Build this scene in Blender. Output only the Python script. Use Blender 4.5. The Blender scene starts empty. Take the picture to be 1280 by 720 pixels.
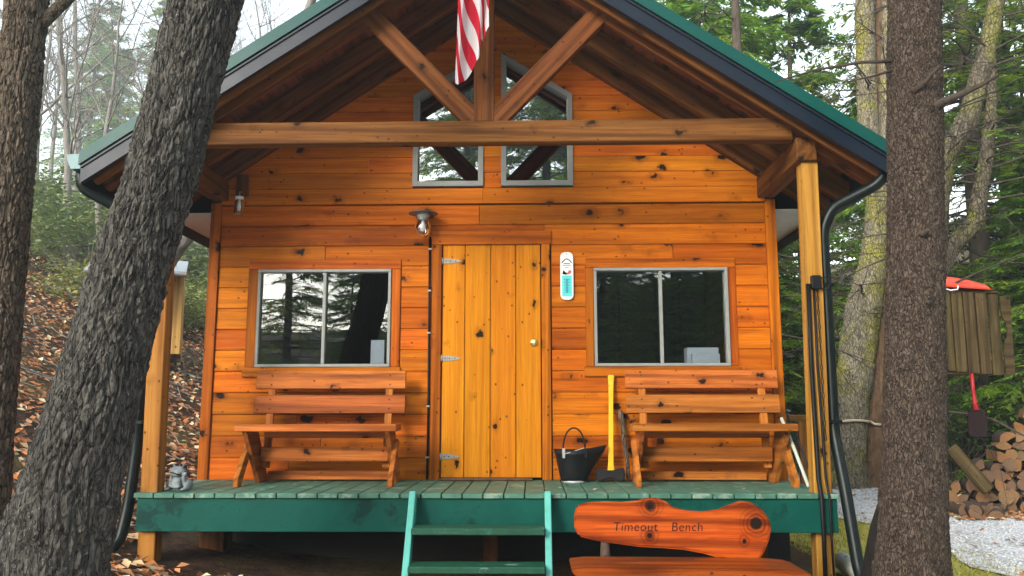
import bpy, bmesh, math, random
import numpy as np
from mathutils import Matrix, Vector

R = math.radians
random.seed(7)
rng = np.random.default_rng(7)
S = bpy.context.scene
COL = S.collection

# ------------------------------------------------------------------ camera
cam_d = bpy.data.cameras.new('camera')
cam = bpy.data.objects.new('camera', cam_d)
COL.objects.link(cam)
S.camera = cam
cam_d.sensor_width = 36.0
cam_d.lens = 36.0 * 1037.2 / 1280.0
cam_d.clip_start, cam_d.clip_end = 0.05, 600
CAMP = Vector((.3537, -7.1873, .5811))
_p, _y = .1468, .0236
_f = Vector((-math.sin(_y) * math.cos(_p), math.cos(_y) * math.cos(_p), math.sin(_p)))
_r = Vector((math.cos(_y), math.sin(_y), -.0013)).normalized()
_u = _r.cross(_f)
cam.matrix_world = Matrix(((_r.x, _u.x, -_f.x, CAMP.x), (_r.y, _u.y, -_f.y, CAMP.y), (_r.z, _u.z, -_f.z, CAMP.z), (0, 0, 0, 1)))

# ------------------------------------------------------------------ world, sun, exposure
SUN_EL, SUN_AZ = 22.0, 213.0      # azimuth clockwise from +Y: behind the viewer, to the left
w = bpy.data.worlds.new('World'); S.world = w; w.use_nodes = True
nt = w.node_tree; nt.nodes.clear()
sky = nt.nodes.new('ShaderNodeTexSky'); sky.sky_type = 'NISHITA'; sky.sun_disc = False
sky.sun_elevation = R(SUN_EL); sky.sun_rotation = R(SUN_AZ)
sky.dust_density = 1.2; sky.air_density = 1.6; sky.ozone_density = 1.0
hsv = nt.nodes.new('ShaderNodeHueSaturation'); hsv.inputs['Saturation'].default_value = .45
bg = nt.nodes.new('ShaderNodeBackground'); bg.inputs['Strength'].default_value = .15
wo = nt.nodes.new('ShaderNodeOutputWorld')
nt.links.new(sky.outputs[0], hsv.inputs['Color']); nt.links.new(hsv.outputs[0], bg.inputs['Color']); nt.links.new(bg.outputs[0], wo.inputs[0])
sl = bpy.data.lights.new('sun', 'SUN'); sl.energy = 1.5; sl.angle = R(22); sl.color = (1, .96, .9)
so = bpy.data.objects.new('sun', sl); COL.objects.link(so)
_d = Vector((math.sin(R(SUN_AZ)) * math.cos(R(SUN_EL)), math.cos(R(SUN_AZ)) * math.cos(R(SUN_EL)), math.sin(R(SUN_EL))))
so.rotation_euler = (-_d).to_track_quat('-Z', 'Y').to_euler(); so.location = _d * 30
S.view_settings.view_transform = 'Standard'; S.view_settings.look = 'None'
S.view_settings.gamma = 1.0; S.view_settings.use_curve_mapping = False
S.view_settings.exposure = 2.0
S.cycles.max_bounces = 10; S.cycles.diffuse_bounces = 5; S.cycles.glossy_bounces = 4
S.cycles.transmission_bounces = 6; S.cycles.transparent_max_bounces = 12; S.cycles.volume_bounces = 0
S.cycles.use_denoising = True
S.cycles.sample_clamp_indirect = 6.0

# ------------------------------------------------------------------ helpers
MW = {}
def place(o, m, parent=None):
    MW[o.name] = m
    if parent is not None:
        o.parent = parent
        o.matrix_basis = MW[parent.name].inverted() @ m
    else:
        o.matrix_basis = m
    return o

def tag(o, label=None, cat=None, group=None, kind=None):
    if label: o['label'] = label
    if cat: o['category'] = cat
    if group: o['group'] = group
    if kind: o['kind'] = kind
    return o

def empty(name, loc, label=None, cat=None, group=None):
    o = bpy.data.objects.new(name, None); COL.objects.link(o)
    o.empty_display_size = .1
    place(o, Matrix.Translation(Vector(loc)))
    return tag(o, label, cat, group)

def link(name, me, mat=None, parent=None, m=None):
    o = bpy.data.objects.new(name, me); COL.objects.link(o)
    if mat is not None and not me.materials:
        for q in (mat if isinstance(mat, (list, tuple)) else [mat]): me.materials.append(q)
    return place(o, m if m is not None else Matrix.Identity(4), parent)

def npmesh(name, V, F, smooth=False, cols=None, mids=None):
    """V (n,3); F list of arrays (m,k)"""
    me = bpy.data.meshes.new(name)
    V = np.asarray(V, np.float32)
    if not isinstance(F, (list, tuple)): F = [F]
    F = [np.asarray(f, np.int32) for f in F if len(f)]
    me.vertices.add(len(V)); me.vertices.foreach_set('co', V.ravel())
    nl = sum(f.size for f in F); npoly = sum(len(f) for f in F)
    me.loops.add(nl); me.polygons.add(npoly)
    me.loops.foreach_set('vertex_index', np.concatenate([f.ravel() for f in F]))
    sizes = np.concatenate([np.full(len(f), f.shape[1], np.int32) for f in F])
    starts = np.concatenate([[0], np.cumsum(sizes)[:-1]]).astype(np.int32)
    me.polygons.foreach_set('loop_start', starts)
    me.polygons.foreach_set('loop_total', sizes)
    if mids is not None: me.polygons.foreach_set('material_index', np.asarray(mids, np.int32))
    if smooth: me.polygons.foreach_set('use_smooth', np.ones(npoly, bool))
    me.update(calc_edges=True)
    if cols is not None:
        a = me.color_attributes.new('col', 'FLOAT_COLOR', 'POINT')
        c = np.ones((len(V), 4), np.float32); c[:, :3] = cols
        a.data.foreach_set('color', c.ravel())
    return me

_cache = {}
def boxmesh(L, wd, h, bev):
    k = (round(L, 3), round(wd, 3), round(h, 3), bev)
    if k in _cache: return _cache[k]
    bm = bmesh.new(); bmesh.ops.create_cube(bm, size=1)
    bmesh.ops.scale(bm, vec=(L, wd, h), verts=bm.verts)
    if bev: bmesh.ops.bevel(bm, geom=bm.edges[:], offset=min(bev, .45 * min(L, wd, h)), segments=1, affect='EDGES', profile=.5)
    me = bpy.data.meshes.new('board'); bm.to_mesh(me); bm.free()
    _cache[k] = me
    return me

_mc = {}
def withmat(me, mat):
    k = (me.name, mat.name)
    if k not in _mc:
        m2 = me.copy(); m2.materials.clear(); m2.materials.append(mat); _mc[k] = m2
    return _mc[k]

def frame(p0, p1, up=(0, 0, 1)):
    p0, p1 = Vector(p0), Vector(p1)
    x = (p1 - p0).normalized(); z = Vector(up)
    y = z.cross(x)
    if y.length < 1e-5: y = Vector((0, 1, 0)).cross(x) if abs(x.y) < .9 else Vector((1, 0, 0))
    y.normalize(); z = x.cross(y)
    c = (p0 + p1) / 2
    return Matrix(((x.x, y.x, z.x, c.x), (x.y, y.y, z.y, c.y), (x.z, y.z, z.z, c.z), (0, 0, 0, 1)))

def beam(name, p0, p1, wd, h, mat, parent=None, up=(0, 0, 1), bev=.004):
    L = (Vector(p1) - Vector(p0)).length
    return link(name, withmat(boxmesh(L, wd, h, bev), mat), None, parent, frame(p0, p1, up))

def boxm(name, lo, hi, mat, parent=None, bev=.004):
    """axis aligned box whose longest axis becomes local X (grain direction)"""
    lo, hi = Vector(lo), Vector(hi); c = (lo + hi) / 2; d = hi - lo
    ax = max(range(3), key=lambda i: d[i])
    if ax == 0: return beam(name, (lo.x, c.y, c.z), (hi.x, c.y, c.z), d.y, d.z, mat, parent, (0, 0, 1), bev)
    if ax == 1: return beam(name, (c.x, lo.y, c.z), (c.x, hi.y, c.z), d.x, d.z, mat, parent, (0, 0, 1), bev)
    return beam(name, (c.x, c.y, lo.z), (c.x, c.y, hi.z), d.x, d.y, mat, parent, (0, -1, 0), bev)

def prism(name, pts, y0, y1, mat, parent=None, m=None, bev=0, matrix=None):
    """polygon in XZ extruded along Y from y0 to y1"""
    n = len(pts)
    V = [(x, y0, z) for x, z in pts] + [(x, y1, z) for x, z in pts]
    F = [tuple(range(n)), tuple(range(2 * n - 1, n - 1, -1))] + [(i, i + n, (i + 1) % n + n, (i + 1) % n) for i in range(n)]
    me = bpy.data.meshes.new(name); me.from_pydata(V, [], F)
    bm = bmesh.new(); bm.from_mesh(me); bmesh.ops.recalc_face_normals(bm, faces=bm.faces)
    if bev: bmesh.ops.bevel(bm, geom=[e for e in bm.edges if e.calc_face_angle(0) > .6], offset=bev, segments=2, affect='EDGES')
    bm.to_mesh(me); bm.free()
    c = Vector((sum(p[0] for p in pts) / n, (y0 + y1) / 2, sum(p[1] for p in pts) / n))
    for v in me.vertices: v.co -= c
    return link(name, me, mat, parent, (matrix or Matrix.Identity(4)) @ Matrix.Translation(c))

def tubenp(P, rad, k=6, cap=True):
    """tube along points; returns V, F(quads), caps tris"""
    P = np.asarray(P, float); n = len(P); rad = np.broadcast_to(np.asarray(rad, float), (n,))
    T = np.gradient(P, axis=0); T /= np.linalg.norm(T, axis=1)[:, None] + 1e-9
    a = np.array([0, 0, 1.]) if abs(T[0, 2]) < .9 else np.array([1., 0, 0])
    N = np.zeros_like(P); b = np.cross(T[0], a); b /= np.linalg.norm(b)
    for i in range(n):
        b = b - T[i] * (b @ T[i]); b /= np.linalg.norm(b) + 1e-9; N[i] = b
    B = np.cross(T, N)
    th = np.linspace(0, 2 * np.pi, k, endpoint=False)
    V = P[:, None] + rad[:, None, None] * (np.cos(th)[None, :, None] * N[:, None] + np.sin(th)[None, :, None] * B[:, None])
    i = np.arange(n - 1)[:, None] * k; j = np.arange(k)[None]; j2 = (j + 1) % k
    F = np.stack([i + j, i + j2, i + k + j2, i + k + j], -1).reshape(-1, 4)
    V = V.reshape(-1, 3)
    C = []
    if cap:
        V = np.vstack([V, P[:1], P[-1:]])
        for q in range(k):
            C.append((n * k, (q + 1) % k, q)); C.append((n * k + 1, (n - 1) * k + q, (n - 1) * k + (q + 1) % k))
    return V, F, np.array(C, np.int32).reshape(-1, 3)

def tube(name, P, rad, mat, parent=None, k=8, smooth=True):
    P = np.asarray(P, float); c = P.mean(0)
    V, F, C = tubenp(P - c, rad, k)
    return link(name, npmesh(name, V, [F, C], smooth), mat, parent, Matrix.Translation(Vector(c)))

def lathe(name, prof, mat, parent=None, loc=(0, 0, 0), k=24, smooth=True, sx=1, sy=1, m=None):
    n = len(prof); th = np.linspace(0, 2 * np.pi, k, endpoint=False)
    pr = np.array(prof, float)
    V = np.stack([pr[:, 0, None] * np.cos(th) * sx, pr[:, 0, None] * np.sin(th) * sy, np.repeat(pr[:, 1, None], k, 1)], -1).reshape(-1, 3)
    i = np.arange(n - 1)[:, None] * k; j = np.arange(k)[None]; j2 = (j + 1) % k
    F = np.stack([i + j, i + j2, i + k + j2, i + k + j], -1).reshape(-1, 4)
    return link(name, npmesh(name, V, [F], smooth), mat, parent, m if m is not None else Matrix.Translation(Vector(loc)))

# vectorised noise ---------------------------------------------------
_perm = np.random.default_rng(3).permutation(256).astype(np.int64); _perm = np.concatenate([_perm, _perm, _perm])
_g3 = np.random.default_rng(4).normal(size=(256, 3)); _g3 /= np.linalg.norm(_g3, axis=1)[:, None]
def perlin(x, y, z):
    x, y, z = np.broadcast_arrays(np.asarray(x, float), np.asarray(y, float), np.asarray(z, float))
    xi, yi, zi = np.floor(x).astype(np.int64), np.floor(y).astype(np.int64), np.floor(z).astype(np.int64)
    xf, yf, zf = x - xi, y - yi, z - zi
    u, v, t = (q * q * q * (q * (q * 6 - 15) + 10) for q in (xf, yf, zf))
    def g(a, b, c):
        h = _perm[_perm[_perm[(xi + a) & 255] + ((yi + b) & 255)] + ((zi + c) & 255)]
        G = _g3[h]
        return G[..., 0] * (xf - a) + G[..., 1] * (yf - b) + G[..., 2] * (zf - c)
    def L(a, b, q): return a + q * (b - a)
    return 1.5 * L(L(L(g(0, 0, 0), g(1, 0, 0), u), L(g(0, 1, 0), g(1, 1, 0), u), v), L(L(g(0, 0, 1), g(1, 0, 1), u), L(g(0, 1, 1), g(1, 1, 1), u), v), t)
def fbm(x, y, z, o=4):
    s = 0; a = 1.
    for i in range(o): s = s + a * perlin(x * 2 ** i + 17 * i, y * 2 ** i, z * 2 ** i); a *= .5
    return s

# ------------------------------------------------------------------ materials
class NB:
    def __init__(s, name):
        s.m = bpy.data.materials.new(name); s.m.use_nodes = True
        s.t = s.m.node_tree; s.t.nodes.clear()
        s.out = s.n('OutputMaterial'); s.b = s.n('BsdfPrincipled')
        s.t.links.new(s.b.outputs[0], s.out.inputs['Surface'])
    def n(s, t, **k):
        o = s.t.nodes.new('ShaderNode' + t)
        for a, v in k.items(): setattr(o, a, v)
        return o
    def l(s, a, b): s.t.links.new(a, b)
    def val(s, sock, v):
        if hasattr(v, 'is_linked') or hasattr(v, 'links'): s.l(v, sock)
        else:
            if isinstance(v, tuple) and len(v) == 3 and sock.type == 'RGBA': v = (*v, 1)
            sock.default_value = v
    def math(s, op, a, b=0, c=None, clamp=False):
        o = s.n('Math', operation=op, use_clamp=clamp); s.val(o.inputs[0], a); s.val(o.inputs[1], b)
        if c is not None: s.val(o.inputs[2], c)
        return o.outputs[0]
    def vm(s, op, a, b):
        o = s.n('VectorMath', operation=op); s.val(o.inputs[0], a); s.val(o.inputs[1], b); return o.outputs['Value' if op in ('LENGTH', 'DISTANCE', 'DOT_PRODUCT') else 'Vector']
    def mix(s, f, a, b, bt='MIX'):
        o = s.n('Mix', data_type='RGBA', blend_type=bt); s.val(o.inputs[0], f); s.val(o.inputs[6], a); s.val(o.inputs[7], b); return o.outputs[2]
    def ramp(s, f, pts, interp='LINEAR'):
        o = s.n('ValToRGB'); o.color_ramp.interpolation = interp; e = o.color_ramp.elements
        while len(e) < len(pts): e.new(.5)
        for q, (p, c) in zip(e, pts):
            q.position = p; q.color = (c, c, c, 1) if isinstance(c, (int, float)) else (*c, 1)
        s.l(f, o.inputs[0]); return o.outputs[0]
    def noise(s, v, sc, det=4, rough=.55, dist=0):
        o = s.n('TexNoise'); s.l(v, o.inputs['Vector']); o.inputs['Scale'].default_value = sc; o.inputs['Detail'].default_value = det
        o.inputs['Roughness'].default_value = rough; o.inputs['Distortion'].default_value = dist; return o.outputs['Fac']
    def coords(s, scale=(1, 1, 1), rnd=True, src='Object'):
        tc = s.n('TexCoord').outputs[src]
        if rnd:
            oi = s.n('ObjectInfo').outputs['Random']
            c = s.n('CombineXYZ')
            for i, q in enumerate((91., 57., 33.)): s.l(s.math('MULTIPLY', oi, q), c.inputs[i])
            tc = s.vm('ADD', tc, c.outputs[0])
        return s.vm('MULTIPLY', tc, scale) if scale != (1, 1, 1) else tc
    def bump(s, h, st=.3, d=.01):
        o = s.n('Bump'); o.inputs['Strength'].default_value = st; o.inputs['Distance'].default_value = d
        s.l(h, o.inputs['Height']); s.l(o.outputs[0], s.b.inputs['Normal'])
    def set(s, **k):
        nm = dict(col='Base Color', rough='Roughness', metal='Metallic', spec='Specular IOR Level', coat='Coat Weight')
        for a, v in k.items(): s.val(s.b.inputs[nm.get(a, a)], v)
        return s.m

def wood(name, dark, mid, light, knots=1.0, rough=.5, tone=.28, stain=.35, spots=None, bump=.25, kscale=5.0, hue=.008, spec=.08, st=1.0):
    b = NB(name)
    P = b.coords(rnd=True)
    warp = b.noise(P, 3.0, 2)
    # rings run along local X
    Pg = b.vm('MULTIPLY', P, (.8, 26, 26))
    g = b.noise(Pg, 1.6, 6, .65, .4)
    wv = b.n('TexWave', wave_type='BANDS', bands_direction='DIAGONAL'); b.l(b.vm('MULTIPLY', P, (.16, 6, 6)), wv.inputs['Vector'])
    wv.inputs['Scale'].default_value = .9; wv.inputs['Distortion'].default_value = 4.5; wv.inputs['Detail'].default_value = 2; wv.inputs['Detail Scale'].default_value = .7
    c = b.mix(b.ramp(g, [(.36, 0), (.64, 1)]), mid, light)
    fg = b.noise(b.vm('MULTIPLY', P, (2.2, 95, 95)), 1.5, 3, .6)
    c = b.mix(b.math('MULTIPLY', b.ramp(fg, [(.5, 0), (.66, 1)]), .42), c, dark)
    c = b.mix(b.math('MULTIPLY', b.ramp(wv.outputs['Fac'], [(.0, 1), (.45, 0)]), .55 * st), c, dark)
    bl = b.noise(b.vm('MULTIPLY', P, (.8, 2.5, 2.5)), 2.2, 3, .6)
    c = b.mix(b.math('MULTIPLY', b.ramp(bl, [(.5, 0), (.78, 1)]), stain), c, dark)
    if knots:
        vo = b.n('TexVoronoi', feature='F1'); vo.inputs['Scale'].default_value = kscale
        wo_ = b.n('TexNoise'); b.l(P, wo_.inputs['Vector']); wo_.inputs['Scale'].default_value = 9
        wo_.inputs['Scale'].default_value = 16
        pk = b.vm('ADD', b.vm('MULTIPLY', P, (.62, 1.0, 1.0)), b.vm('MULTIPLY', wo_.outputs['Color'], (.07, .07, .07)))
        b.l(pk, vo.inputs['Vector'])
        d = vo.outputs['Distance']
        r = .15 * knots ** .5
        v2 = b.n('TexVoronoi', feature='F1'); v2.inputs['Scale'].default_value = 12; b.l(b.vm('MULTIPLY', P, (.8, 1, 1)), v2.inputs['Vector'])
        c = b.mix(b.math('MULTIPLY', b.ramp(v2.outputs['Distance'], [(.08, 1), (.13, 0)]), .75), c, (.035, .010, .004))
        stn = b.noise(b.vm('MULTIPLY', P, (.55, 13, 13)), 1.3, 4, .6)
        c = b.mix(b.math('MULTIPLY', b.ramp(stn, [(.60, 0), (.72, 1)]), .5 * st), c, tuple(q * .6 for q in dark))
        c = b.mix(b.math('MULTIPLY', b.ramp(d, [(r * .8, 1), (min(.9, r * 2.0), 0)]), .5), c, tuple(q * .55 for q in dark))
        c = b.mix(b.ramp(d, [(r * .74, 1), (r, 0)]), c, (.016, .007, .004))
    for (sx, sy, sz, rr) in (spots or []):
        tco = b.n('TexCoord').outputs['Object']
        nz = b.n('TexNoise'); b.l(tco, nz.inputs['Vector']); nz.inputs['Scale'].default_value = 14
        pp = b.vm('ADD', tco, b.vm('MULTIPLY', nz.outputs['Color'], (.03, .03, .03)))
        d = b.vm('DISTANCE', pp, (sx + .015, sy + .015, sz + .015))
        rings = b.math('SINE', b.math('MULTIPLY', d, 260))
        near = b.ramp(b.math('DIVIDE', d, rr * 3), [(.3, 1), (1, 0)])
        c = b.mix(b.math('MULTIPLY', near, b.math('MULTIPLY_ADD', rings, .3, .45)), c, tuple(q * .5 for q in dark))
        c = b.mix(b.ramp(b.math('DIVIDE', d, rr), [(.6, 1), (1, 0)]), c, (.012, .006, .004))
    oi = b.n('ObjectInfo').outputs['Random']
    h = b.n('HueSaturation'); b.l(c, h.inputs['Color'])
    b.l(b.math('MULTIPLY_ADD', oi, 2 * tone, 1 - tone), h.inputs['Value'])
    b.l(b.math('MULTIPLY_ADD', b.math('FRACT', b.math('MULTIPLY', oi, 7.31)), hue * 2, .5 - hue), h.inputs['Hue'])
    b.bump(g, bump, .004)
    return b.set(col=h.outputs[0], rough=b.math('MULTIPLY_ADD', g, .25, rough - .1), spec=spec)

def plain(name, col, rough=.5, metal=0, nz=.15, sc=20, bump=.1, spec=.35, col2=None, patch=None, chips=None):
    b = NB(name); P = b.coords()
    n1 = b.noise(P, sc, 5, .6)
    c = b.mix(b.ramp(n1, [(.25, 0), (.75, 1)]), tuple(q * (1 - nz) for q in col), col2 or tuple(min(1, q * (1 + nz)) for q in col))
    if patch:
        c = b.mix(b.ramp(b.noise(P, patch[1], 6, .7), [(patch[2], 0), (patch[2] + .08, 1)]), c, patch[0])
    if chips:
        ch = b.noise(b.vm('MULTIPLY', P, (.45, 1, 1)), chips[1], 7, .75); ch2 = b.noise(P, 1.7, 3)
        c = b.mix(b.math('MULTIPLY', b.ramp(ch, [(chips[2], 0), (chips[2] + .03, 1)]), b.ramp(ch2, [(.4, .15), (.6, 1)])), c, chips[0])
    if bump: b.bump(n1, bump, .005)
    return b.set(col=c, rough=b.math('MULTIPLY_ADD', n1, .2, rough - .1), metal=metal, spec=spec)

M = {}
M['siding'] = wood('stained_pine_siding', (.13, .024, .001), (.42, .094, .002), (.55, .15, .005), 1.25, .5, .26, .3, st=.5)
M['gable'] = wood('stained_pine_gable', (.18, .038, .002), (.48, .115, .004), (.58, .165, .007), .9, .5, .12, .25, st=.5)
M['trim'] = wood('stained_pine_trim', (.12, .023, .001), (.36, .08, .003), (.47, .12, .005), .7, .5, .2, .5)
M['door'] = wood('varnished_door_plank', (.32, .08, .002), (.54, .16, .004), (.63, .225, .009), .6, .42, .05, .15, st=.4)
M['beam'] = wood('rough_beam_timber', (.035, .011, .003), (.115, .038, .009), (.18, .066, .016), .7, .6, .12, .5)
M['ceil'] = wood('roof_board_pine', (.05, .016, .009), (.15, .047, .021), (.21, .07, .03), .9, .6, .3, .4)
M['post'] = wood('treated_post_timber', (.14, .055, .01), (.33, .145, .022), (.43, .205, .04), .8, .6, .1, .6)
M['bench'] = wood('cedar_bench_plank', (.11, .027, .004), (.36, .10, .014), (.50, .165, .033), .7, .5, .14, .4)
M['grey'] = wood('weathered_grey_plank', (.018, .012, .006), (.07, .048, .02), (.13, .093, .04), .3, .8, .2, .6)
M['shedwood'] = wood('yellow_shed_plank', (.25, .13, .03), (.46, .27, .07), (.56, .36, .11), .3, .7, .12, .3)
M['deck'] = plain('worn_green_deck_paint', (.055, .15, .10), .55, 0, .35, 9, .2, patch=((.19, .28, .21), 5, .55), chips=((.05, .06, .04), 20, .62))
M['rim'] = plain('dark_green_paint', (.0015, .065, .048), .5, 0, .25, 6, .12, .15, patch=((.001, .03, .022), 3, .56), chips=((.10, .22, .18), 16, .66))
M['tread'] = plain('mossy_green_tread', (.006, .06, .03), .6, 0, .35, 12, .2, patch=((.02, .10, .06), 8, .60), chips=((.20, .30, .24), 14, .60))
M['stringer'] = plain('pale_turquoise_paint', (.085, .37, .30), .5, 0, .15, 10, .1, patch=((.06, .30, .24), 9, .60), chips=((.40, .45, .38), 20, .64))
M['roofgreen'] = plain('green_roof_metal', (.001, .055, .045), .4, .0, .08, 3, .02, .2)
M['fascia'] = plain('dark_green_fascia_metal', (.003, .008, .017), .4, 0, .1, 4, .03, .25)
M['gutter'] = plain('green_gutter_metal', (.008, .12, .12), .35, 0, .1, 5, .03)
M['spout'] = plain('dark_spout_metal', (.002, .006, .005), .4, 0, .3, 12, .05, .25)
M['white'] = plain('white_metal_paint', (.78, .79, .78), .45, 0, .06, 12, .03)
M['vinyl'] = plain('grey_vinyl_frame', (.24, .245, .225), .45, 0, .12, 10, .03)
M['soffit'] = plain('pale_soffit', (.62, .60, .56), .6, 0, .1, 6, .05)
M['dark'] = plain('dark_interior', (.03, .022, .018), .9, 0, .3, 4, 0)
M['crawl_shade'] = plain('dark_crawl_shade', (.02, .016, .012), .9, 0, .4, 6, .1)  # blackness under the deck put into the colour
M['black'] = plain('black_iron', (.005, .005, .006), .5, .0, .4, 25, .25, .25)
M['blackplast'] = plain('black_plastic', (.004, .004, .004), .5, 0, .2, 20, .05, .2)
M['zinc'] = plain('zinc_hinge', (.30, .29, .25), .45, .2, .2, 30, .1)
M['brass'] = plain('brass', (.75, .52, .16), .3, .9, .1, 30, .05)
M['yellow'] = plain('yellow_fibreglass', (.68, .42, .012), .4, 0, .12, 8, .02, patch=((.42, .26, .02), 7, .6), chips=((.10, .07, .02), 30, .63))
M['paper'] = plain('white_paper', (.8, .82, .85), .7, 0, .06, 8, 0)
M['tin'] = plain('aged_tin', (.22, .21, .19), .5, .6, .35, 30, .15, patch=((.14, .06, .03), 12, .6))
M['lightgrey'] = plain('cast_grey_metal', (.4, .4, .38), .5, .4, .2, 30, .1)
M['stonefrog'] = plain('grey_stone', (.17, .19, .195), .7, 0, .45, 30, .35, patch=((.30, .33, .33), 18, .6))
M['turq'] = plain('turquoise_print', (.10, .62, .62), .4, 0, .05, 5, 0)
M['ink'] = plain('dark_print', (.006, .008, .012), .8, 0, .05, 5, 0, .1)
M['redink'] = plain('red_print', (.55, .12, .07), .5, 0, .1, 5, 0)
M['enamel'] = plain('white_enamel', (.82, .83, .82), .3, 0, .04, 8, 0)
M['redplast'] = plain('red_plastic', (.75, .07, .03), .35, 0, .12, 6, .05, patch=((.72, .30, .2), 4, .6))
M['redpaint'] = plain('worn_red_paint', (.40, .015, .02), .4, 0, .3, 10, .1)
M['darkred'] = plain('dark_red_paint', (.014, .002, .002), .6, 0, .4, 10, .1)
M['rope'] = plain('pale_rope', (.6, .5, .35), .9, 0, .2, 60, .3)
M['roofgrey'] = plain('grey_tin_roof', (.34, .37, .4), .4, .2, .1, 5, .05)
M['mat'] = plain('worn_threshold_wood', (.10, .05, .025), .85, 0, .5, 18, .5, patch=((.25, .15, .08), 14, .6))
M['palelog'] = plain('pale_lichen_wood', (.48, .52, .45), .85, 0, .3, 12, .4, patch=((.16, .2, .12), 9, .6))
M['live'] = wood('varnished_live_edge_slab', (.04, .005, .001), (.33, .048, .004), (.50, .115, .010), .0, .4, .03, .85,
                 spots=[(-.175, -.035, .11, .034), (-.185, -.035, -.068, .026), (.465, -.035, .005, .045), (.385, -.035, -.095, .015)])
M['liveseat'] = wood('varnished_live_edge_seat', (.03, .003, .001), (.22, .028, .003), (.32, .06, .007), .3, .35, .03, .85)
M['bark_stub'] = plain('stub_bark', (.05, .035, .025), .9, 0, .5, 30, .5)
M['logbark'] = plain('log_bark', (.075, .05, .034), .9, 0, .5, 25, .5)

def glassmat(name, refl, tint=(1, 1, 1)):
    b = NB(name); b.t.nodes.remove(b.b)
    g = b.n('BsdfGlossy'); g.inputs['Roughness'].default_value = .0; g.inputs['Color'].default_value = (.93, .97, 1, 1)
    t = b.n('BsdfTransparent'); t.inputs['Color'].default_value = (*tint, 1)
    fr = b.n('Fresnel'); fr.inputs['IOR'].default_value = 1.5
    mx = b.n('MixShader'); b.l(b.math('ADD', fr.outputs[0], refl, clamp=True), mx.inputs[0]); b.l(t.outputs[0], mx.inputs[1]); b.l(g.outputs[0], mx.inputs[2])
    b.l(mx.outputs[0], b.out.inputs['Surface']); return b.m
M['glass'] = glassmat('coated_window_glass', .05, (.8, .83, .85))
M['gableglass'] = glassmat('gable_window_glass', .25, (.8, .83, .85))
M['lampglass'] = glassmat('clear_lamp_glass', .06, (.9, .92, .9))

def endgrain():
    b = NB('split_log_end'); P = b.coords()
    tc = b.n('TexCoord').outputs['Object']
    sp = b.n('SeparateXYZ'); b.l(tc, sp.inputs[0])
    d = b.vm('LENGTH', b.vm('MULTIPLY', tc, (1, 0, 1)), (0, 0, 0))
    rg = b.math('SINE', b.math('MULTIPLY', b.math('ADD', d, b.math('MULTIPLY', b.noise(P, 12, 3), .03)), 420))
    n1 = b.noise(P, 9, 4)
    oi = b.n('ObjectInfo').outputs['Random']
    c = b.mix(oi, (.34, .15, .04), (.30, .19, .085))
    c = b.mix(b.math('MULTIPLY', b.math('GREATER_THAN', b.math('FRACT', b.math('MULTIPLY', oi, 5.7)), .6), .75), c, (.17, .10, .06))
    c = b.mix(b.math('MULTIPLY_ADD', rg, .15, .2), c, (.14, .06, .025))
    c = b.mix(b.ramp(n1, [(.45, 0), (.75, .8)]), c, (.09, .045, .02))
    b.bump(n1, .3, .01)
    return b.set(col=c, rough=.8)
M['end'] = endgrain()

def bark(name, cols, spots=None, moss=None, sc=1.0, bump=.6, vs=.3, tc='Object', plates=None):
    b = NB(name); P = b.coords(rnd=False, src=tc)
    Ps = b.vm('MULTIPLY', P, (1, 1, vs))
    n1 = b.noise(Ps, 28 * sc, 6, .7); n2 = b.noise(Ps, 5 * sc, 4, .6); n3 = b.noise(P, 70 * sc, 4, .7)
    c = b.mix(b.ramp(n1, [(.3, 0), (.7, 1)]), cols[0], cols[1])
    c = b.mix(b.math('MULTIPLY', b.ramp(n2, [(.4, 0), (.7, 1)]), .6), c, cols[2])
    if spots:
        s1 = b.noise(P, spots[1], 5, .75); s2 = b.noise(P, 2.2, 2, .5)
        c = b.mix(b.math('MULTIPLY', b.ramp(s1, [(spots[2], 0), (spots[2] + .05, 1)]), b.ramp(s2, [(.42, .1), (.58, 1)])), c, spots[0])
    if moss:
        mz = b.noise(P, moss[1], 5, .7)
        c = b.mix(b.ramp(mz, [(moss[2], 0), (moss[2] + .15, 1)]), c, moss[0])
    h = b.math('ADD', n1, b.math('MULTIPLY', n3, .6))
    if plates:
        wn_ = b.n('TexNoise'); b.l(Ps, wn_.inputs['Vector']); wn_.inputs['Scale'].default_value = plates[0] * .5; wn_.inputs['Detail'].default_value = 3
        pv_ = b.vm('ADD', b.vm('MULTIPLY', P, (1, 1, plates[1])), b.vm('MULTIPLY', wn_.outputs['Color'], (plates[3],) * 3))
        ve = b.n('TexVoronoi', feature='DISTANCE_TO_EDGE'); b.l(pv_, ve.inputs['Vector']); ve.inputs['Scale'].default_value = plates[0]
        vc = b.n('TexVoronoi', feature='F1'); b.l(pv_, vc.inputs['Vector']); vc.inputs['Scale'].default_value = plates[0]
        pl_ = b.ramp(ve.outputs['Distance'], [(.02, 0), (.14, 1)])
        sepc = b.n('SeparateColor'); b.l(vc.outputs['Color'], sepc.inputs[0])
        c = b.mix(b.math('MULTIPLY', sepc.outputs[0], .42), c, plates[4])
        pm_ = b.math('MULTIPLY', b.math('SUBTRACT', 1.0, pl_), b.ramp(b.noise(P, plates[0] * .35, 4, .7), [(.38, .15), (.62, .85)]))
        c = b.mix(pm_, c, plates[2])
        h = b.math('ADD', h, b.math('MULTIPLY', pl_, 1.2))
    b.bump(h, bump, .012)
    return b.set(col=c, rough=.9, spec=.2)
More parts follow.
